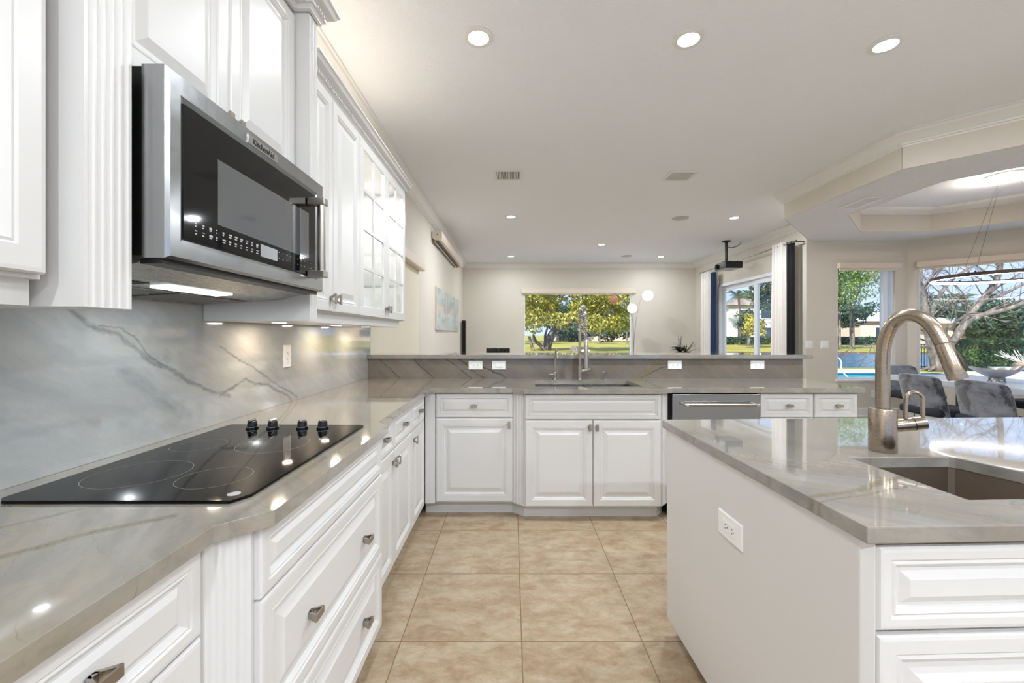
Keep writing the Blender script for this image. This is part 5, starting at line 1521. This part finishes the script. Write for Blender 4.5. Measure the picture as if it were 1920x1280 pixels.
def house(x0, x1, y0, y1, h, rh, wall, roof, label, wins=(), eave=0.5):
    t = thing('house', ((x0 + x1) / 2, (y0 + y1) / 2, G), label, 'house')
    MB().box(x0, x1, y0, y1, G, G + h).build('wall', M[wall], t)
    e = eave; xa, xb, ya, yb = x0 - e, x1 + e, y0 - e, y1 + e; zm = G + h; w_ = min(xb - xa, yb - ya) / 2
    if xb - xa > yb - ya: r0, r1 = (xa + w_, (ya + yb) / 2, zm + rh), (xb - w_, (ya + yb) / 2, zm + rh)
    else: r0, r1 = ((xa + xb) / 2, ya + w_, zm + rh), ((xa + xb) / 2, yb - w_, zm + rh)
    vs = [(xa, ya, zm), (xb, ya, zm), (xb, yb, zm), (xa, yb, zm), r0, r1]
    if xb - xa > yb - ya: fs = [(0, 1, 5, 4), (1, 2, 5), (2, 3, 4, 5), (3, 0, 4), (0, 3, 2, 1)]
    else: fs = [(0, 1, 4), (1, 2, 5, 4), (2, 3, 5), (3, 0, 4, 5), (0, 3, 2, 1)]
    MB().add(vs, fs).build('roof', M[roof], t)
    for (a0, a1, b0, b1) in wins:
        f_ = MB().box(x0 + a0, x0 + a1, y0 - 0.06, y0 - 0.002, G + b0, G + b1).build('window', M['outlet_white'], t)
        MB().box(x0 + a0 + 0.08, x0 + a1 - 0.08, y0 - 0.075, y0 - 0.061, G + b0 + 0.08, G + b1 - 0.08).build('pane', M['house_glass'], f_)
    return t
# --- seen through the far window
t = thing('tree', (2.7, 36, G), 'big yellow-green spreading tree with forked trunk beyond the far window', 'tree')
m = MB(); BW = M['bark_grey']
def limb(P, r0, r1): m.tube(cat(P, 3), [r0 + (r1 - r0) * i / (3 * (len(P) - 1)) for i in range(3 * (len(P) - 1) + 1)], 8)
def q36(a, b, Y=36.0): p_ = px(a, b, Y); return tuple(p_)
limb([q36(1023, 659), q36(1026, 640), q36(1035, 622), q36(1046, 605), q36(1052, 585)], 0.30, 0.14)
limb([q36(1022, 659), q36(1014, 648), q36(1005, 640), q36(1000, 628)], 0.18, 0.10)
limb([q36(1000, 659, 35.6), q36(996, 645, 35.6), q36(992, 630, 35.6)], 0.16, 0.10)
limb([q36(1029, 659), q36(1032, 643), q36(1042, 625), q36(1060, 612), q36(1085, 606)], 0.20, 0.09)
limb([q36(1024, 645), q36(1022, 630), q36(1028, 610)], 0.14, 0.07)
m.build('trunk', BW, t, smooth=60)
cs = []
rr = random.Random(21)
for i in range(110):
    a_ = rr.uniform(975, 1180); b_ = rr.uniform(470, 612)
    if a_ < 1045 and b_ > 560 and rr.random() < 0.3: continue
    lim = 634 - max(0, (a_ - 1150)) * 0.6
    c = px(a_, min(b_, lim - 18), 36 + rr.uniform(-2.0, 2.5)); s_ = rr.uniform(0.65, 1.1); cs.append((c.x, c.y, c.z, s_, s_, s_ * 0.75))
for (a_, b_, s_) in ((1000, 612, 0.8), (1020, 600, 0.85), (1110, 612, 0.8), (1135, 605, 0.9), (1160, 598, 0.7), (1100, 600, 0.9), (1080, 590, 0.8), (990, 596, 0.8)):
    c = px(a_, b_, 35.0); cs.append((c.x, c.y, c.z, s_, s_, s_ * 0.7))
v, f = leafcloud(crown_pts(cs, 260, 77), 0.17, 5)
npmesh('foliage', v, f, M['leaf_yellow'], t)
house(9, 24, 86, 96, 3.2, 1.6, 'stucco_pink', 'roof_tile', 'low pinkish house far behind the trees of the far window', ((2, 4, 0.8, 2.4), (6, 8, 0.8, 2.4), (10.5, 12.5, 0.8, 2.4)))
house(25, 34, 88, 98, 3.4, 1.6, 'stucco_pink', 'roof_tile', 'second pinkish house at the right edge of the far window', ((2, 4, 0.8, 2.4), (6, 7.5, 0.8, 2.4)))
for i, (a_, Y_, h_, r_, lf, lb) in enumerate(((1124, 62, 5.2, 2.2, 'leaf_green', 'small round green tree on the far lawn, mid window'), (1100, 70, 5.5, 2.6, 'leaf_deep', 'dark tree behind the spring faucet on the far lawn'), (1176, 58, 5.0, 1.8, 'leaf_green', 'small tree at the right edge of the far window'), (1000, 75, 10.5, 5.0, 'leaf_deep', 'tall dark tree behind the left side of the far window'), (1050, 82, 8.0, 4.0, 'leaf_deep', 'dark tree far behind the forked trunk'), (1148, 80, 6.0, 2.6, 'leaf_deep', 'dark tree in front of the pinkish house'), (980, 60, 8.5, 3.5, 'leaf_deep', 'dark blue-green tree at the left edge of the far window'))):
    tree((a_ - 960) * Y_ / 800, Y_, h_, r_, lb, lf, 30 + i, 120, 0.26, 0.18)
for i, (a_, lb) in enumerate(((1066, 'rounded shrub in front of the low pinkish house, left of the spring faucet'), (1140, 'rounded shrub in front of the low pinkish house, right of the spring faucet'), (1184, 'rounded shrub between the two pinkish houses'))):
    tree((a_ - 960) * 76 / 800, 76, 2.9, 2.6, lb, 'leaf_deep', 90 + i, 90, 0.3, 0.12, 0.0, name='shrub')
m_ = MB().lathe(tuple(px(1078, 659, 35.2))[:2] + (G,), [(0.5, 0), (0.42, 0.22), (0.2, 0.38), (0, 0.42)], 9); tag(m_.build('rock', M['bark_grey'], smooth=20), 'grey boulder on the far lake shore below the far window', 'rock')
m_ = MB().lathe(tuple(px(1098, 659, 35.2))[:2] + (G,), [(0.4, 0), (0.3, 0.12), (0, 0.17)], 9); tag(m_.build('rock', M['deck_pink'], smooth=20), 'flat pale boulder on the far lake shore right of the spring faucet', 'rock')
# --- seen through the sliding door
Y_ = 62
house(31.5, 40, Y_, Y_ + 9, 5.6, 1.4, 'stucco_white', 'roof_tile', 'white two-storey house across the lake seen through the sliding door', ((1.3, 3.6, 3.6, 5.0), (4.6, 6.8, 3.6, 5.0), (1.2, 3.2, 0.6, 2.4), (4.4, 6.9, 0.6, 2.4)))
house(45.5, 55, Y_ + 13, Y_ + 22, 3.4, 1.6, 'stucco_white', 'roof_pale', 'low white house across the lake behind the near curtain', ((1, 3, 0.8, 2.4), (5, 7, 0.8, 2.4)))
palm(31.0, 58, 6.6, 'palm tree in front of the white two-storey house', 3, 2.5)
palm(36.8, 59, 5.6, 'small palm tree right of the white two-storey house', 4, 2.0)
tree(28.3, 51, 4.6, 1.7, 'dark leafy tree beside the white two-storey house', 'leaf_deep', 61, 110, 0.25)
tree(26.2, 42, 9.5, 2.8, 'tall leafy tree partly behind the near white curtain', 'leaf_deep', 62, 150, 0.20)
tree(24.6, 43, 3.6, 1.5, 'low yellow-green tree under the tall tree by the curtain', 'leaf_yellow', 63, 170, 0.16)
tree(41.5, 72.5, 9.0, 4.0, 'broad dark tree behind the white house', 'leaf_deep', 64, 80, 0.35)
def hedge(x0, x1, y0, y1, h, label, leaf='leaf_hedge', dens=420, size=0.07, seed=1):
    t = thing('hedge', ((x0 + x1) / 2, (y0 + y1) / 2, G), label, 'hedge')
    MB().box(x0 + .12, x1 - .12, y0 + .12, y1 - .12, G, G + h - 0.12).build('inner_growth', M['leaf_deep'], t)
    r_ = np.random.RandomState(seed); A = (x1 - x0) * h * dens
    pts = []
    n = int(A); p1 = np.stack([r_.uniform(x0, x1, n), y0 + np.abs(r_.normal(0, .07, n)), G + r_.uniform(0, h, n)], 1)
    n = int((x1 - x0) * (y1 - y0) * dens); p2 = np.stack([r_.uniform(x0, x1, n), r_.uniform(y0, y1, n), G + h + r_.normal(0, .05, n)], 1)
    n = int((y1 - y0) * h * dens); p3 = np.stack([x0 + np.abs(r_.normal(0, .07, n)), r_.uniform(y0, y1, n), G + r_.uniform(0, h, n)], 1)
    v, f = leafcloud(np.concatenate([p1, p2, p3]), size, seed)
    npmesh('foliage', v, f, M[leaf], t)
hedge(28, 62, 56, 57.5, 0.9, 'low dark clipped hedge on the far shore', 'leaf_deep', 60, 0.18, 3)
# --- seen through the narrow nook window
house(49, 60, 60, 70, 3.2, 1.9, 'stucco_pink', 'roof_pale', 'pinkish house with pale roof seen through the narrow nook window', ((2, 4, 0.8, 2.4), (6, 8, 0.8, 2.4)))
tree(29.2, 38, 11.5, 4.2, 'tall loose light-green tree filling the narrow nook window', 'leaf_green', 71, 105, 0.13, 0.13, 0.22, blobs=34)
tree(32.6, 41, 10.5, 3.6, 'second light-green tree at the right of the narrow nook window', 'leaf_green', 72, 90, 0.13, 0.11, 0.30, blobs=22)
tree(35.0, 50, 7.0, 3.2, 'round dark green tree low behind the narrow nook window trees', 'leaf_deep', 73, 110, 0.22)
tree(41.5, 52, 6.5, 2.6, 'dark green tree left of the pinkish house', 'leaf_deep', 74, 110, 0.22)
hedge(66, 112, 62, 64, 1.3, 'clipped hedge in front of the far tree belt', 'leaf_deep', 40, 0.2, 5)
# --- seen through the big nook window
hedge(16.6, 34, 16.1, 16.95, 1.10, 'clipped green hedge at the edge of the patio outside the big nook window', 'leaf_hedge', 700, 0.055, 3)
t = thing('fence', (16.0, 17.0, G), 'grey metal picket fence between patio and lake, left of the hedge', 'fence')
MB().tube([(15.7, 16.98, G + 0.98), (16.6, 16.98, G + 0.98)], 0.016, 6).tube([(15.7, 16.98, G + 0.12), (16.6, 16.98, G + 0.12)], 0.016, 6).build('rail', M['fence_metal'], t)
m = MB()
for i in range(8): xx = 15.76 + i * 0.108; m.box(xx - 0.008, xx + 0.008, 16.972, 16.988, G, G + 1.02)
m.build('pickets', M['fence_metal'], t)
# bare tree
bt = thing('bare_tree', (15.75, 16.0, G), 'big leafless grey tree with twisting limbs outside the big nook window', 'tree')
m = MB(); rr = random.Random(17)
def q16(a, b, Y=16.0): return px(a, b, Y)
def grow(p, d, L_, r, depth):
    n = 4; P = [p]; dd = d.normalized()
    for i in range(n):
        dd = (dd + Vector((rr.uniform(-.28, .28), rr.uniform(-.22, .22), rr.uniform(-.16, .24)))).normalized(); P.append(P[-1] + dd * L_ / n)
    m.tube(P, [r * (1 - 0.42 * i / n) for i in range(n + 1)], 7 if depth > 2 else 4, caps=False)
    if depth <= 0: return
    for i in range(2, n + 1):
        for _ in range(2 if i == n else 1):
            s_ = Vector((rr.uniform(-1, 1), rr.uniform(-.8, .8), rr.uniform(-.5, 1))).normalized()
            grow(P[i], (dd * 0.9 + s_ * 0.85), L_ * rr.uniform(0.55, 0.80), r * (1 - 0.42 * i / n) * rr.uniform(0.5, 0.72), depth - 1)
def limb2(P, r0, r1, depth, L_=1.6):
    PP = cat([Vector(p) for p in P], 3); n = len(PP)
    m.tube(PP, [0.72 * (r0 + (r1 - r0) * i / (n - 1)) for i in range(n)], 10)
    for i in range(3, n, 3):
        s_ = Vector((rr.uniform(-1, 1), rr.uniform(-.9, .9), rr.uniform(-.1, 1)))
        grow(PP[i], s_, L_ * rr.uniform(.7, 1.1), (r0 + (r1 - r0) * i / (n - 1)) * 0.26, depth)
    grow(PP[-1], PP[-1] - PP[-3], L_, r1 * 0.55, depth)
limb2([q16(1758, 697), q16(1752, 670), q16(1745, 640), q16(1738, 610), q16(1733, 575), q16(1729, 540)], 0.26, 0.13, 3)
limb2([q16(1752, 668), q16(1768, 655, 15.9), q16(1786, 640, 15.8), q16(1805, 612, 15.7), q16(1826, 580, 15.6), q16(1848, 555, 15.5), q16(1868, 525, 15.4), q16(1876, 490, 15.3), q16(1877, 430, 15.2)], 0.20, 0.10, 3, 2.2)
limb2([q16(1800, 620, 15.7), q16(1822, 598, 15.4), q16(1850, 588, 15.2), q16(1885, 580, 15.0), q16(1925, 565, 14.8), q16(1980, 545, 14.6)], 0.13, 0.06, 3, 1.9)
limb2([q16(1828, 578, 15.6), q16(1850, 562, 15.9), q16(1880, 552, 16.2), q16(1925, 530, 16.5), q16(1985, 510, 16.8)], 0.10, 0.05, 3, 1.9)
limb2([q16(1740, 615), q16(1748, 585, 15.7), q16(1764, 550, 15.4), q16(1790, 520, 15.1), q16(1830, 495, 14.8)], 0.12, 0.05, 3, 1.9)
limb2([q16(1735, 590), q16(1722, 560, 16.3), q16(1712, 520, 16.6), q16(1716, 480, 17)], 0.10, 0.05, 3, 1.9)
limb2([q16(1730, 548), q16(1745, 520, 16.3), q16(1770, 500, 16.5), q16(1800, 470, 16.8)], 0.08, 0.04, 3, 1.9)
limb2([q16(1876, 500, 15.3), q16(1850, 480, 15.6), q16(1815, 470, 15.9), q16(1780, 440, 16.2)], 0.07, 0.03, 3, 1.8)
for k_ in range(6):
    q = rr.uniform(0, 6.28); b_ = q16(1758, 694); m.tube([b_ + Vector((0, 0, 0.28)), b_ + Vector((math.cos(q) * 0.25, math.sin(q) * 0.25, 0.08)), b_ + Vector((math.cos(q) * 0.5, math.sin(q) * 0.5, -0.02))], [0.10, 0.07, 0.02], 6)
m.build('trunk', M['bark_grey'], bt, smooth=60)
stuff(MB().lathe((15.8, 16.1, G), [(0.9, 0.0), (0.9, 0.006), (0, 0.008)], 20).build('planting_bed', M['lawn_grass']), 'small patch of grass round the foot of the bare tree', 'grass')
house(47.0, 50.0, 47, 50.5, 2.6, 0.7, 'stucco_pink', 'roof_pale', 'small pale-roofed house behind the bare tree', ((0.4, 1.0, 0.9, 2.0),), 0.7)
palm(55.2, 52, 5.7, 'tall palm tree above the pale-roofed house', 7, 2.2, 20)
palm(62.0, 55, 5.9, 'palm tree at the right of the big nook window', 8, 2.2, 20)
palm(52.2, 54.5, 4.6, 'palm tree at the left of the pale-roofed house', 9, 2.0, 18)
palm(66.0, 62.5, 6.4, 'palm tree between two taller palms in the big nook window', 10, 2.2, 18)
for i, (a_, Yt, h_, r_, lb) in enumerate(((1838, 46, 4.6, 2.8, 'broad dark tree just right of the pale-roofed house'), (1875, 50, 5.2, 3.2, 'broad dark tree in the middle of the tree belt over the hedge'), (1915, 44, 4.8, 3.2, 'broad dark tree at the right end of the tree belt'), (1965, 50, 5.6, 3.8, 'dark tree at the far right of the tree belt'), (1735, 60, 7.5, 4.0, 'dark tree behind the lean of the bare trunk'))):
    tree((a_ - 960) * Yt / 800, Yt, h_, r_, lb, 'leaf_deep', 80 + i, 110, 0.24, 0.2, 0.05, blobs=22)
# patio table with branch pot
pt = thing('patio_table', (12.0, 9.9, G), 'glass-topped patio table outside the big nook window', 'table')
pY = 9.4; c_ = px(1925, 690, pY)
MB().box(c_.x - 0.42, c_.x + 0.5, pY - 0.4, pY + 0.4, c_.z - 0.012, c_.z + 0.004).build('glass_top', M['table_white'], pt, bevel=0.004)
pt.location = (c_.x, pY, G)
for ch in pt.children: ch.location = Vector((0, 0, 0)); 
for ch in pt.children:
    for v_ in ch.data.vertices: v_.co -= (Vector((c_.x, pY, G)) - Vector((12.0, 9.9, G)))
for (a, b) in ((-0.36, -0.34), (0.42, -0.34), (0.42, 0.34), (-0.36, 0.34)):
    MB().tube([(c_.x + a, pY + b, G), (c_.x + a * 0.9, pY + b * 0.9, c_.z - 0.012)], 0.018, 8).build('leg', M['bronze'], pt)
zt = c_.z + 0.004; bxp = px(1918, 690, pY).x
pb = thing('branch_pot', (bxp, pY, zt), 'brown pot of bleached white branches on the patio table', 'pot')
MB().lathe((bxp, pY, zt), [(0.10, 0), (0.15, 0.04), (0.16, 0.08), (0.13, 0.12), (0.12, 0.12), (0.10, 0.10), (0, 0.10)], 24).build('pot', M['pot_brown'], pb, smooth=40)
m = MB(); rr = random.Random(4)
for i in range(16):
    e = Vector((bxp + rr.uniform(-0.62, -0.05), pY + rr.uniform(-.15, .15), zt + rr.uniform(0.26, 0.42))); s_ = Vector((bxp + rr.uniform(-.05, .05), pY, zt + 0.10))
    md = s_.lerp(e, 0.5) + Vector((rr.uniform(-.04, .04), 0, rr.uniform(-.02, .03))); m.tube(cat([s_, md, e], 3), 0.0042, 5)
m.build('branches', M['branch_white'], pb)
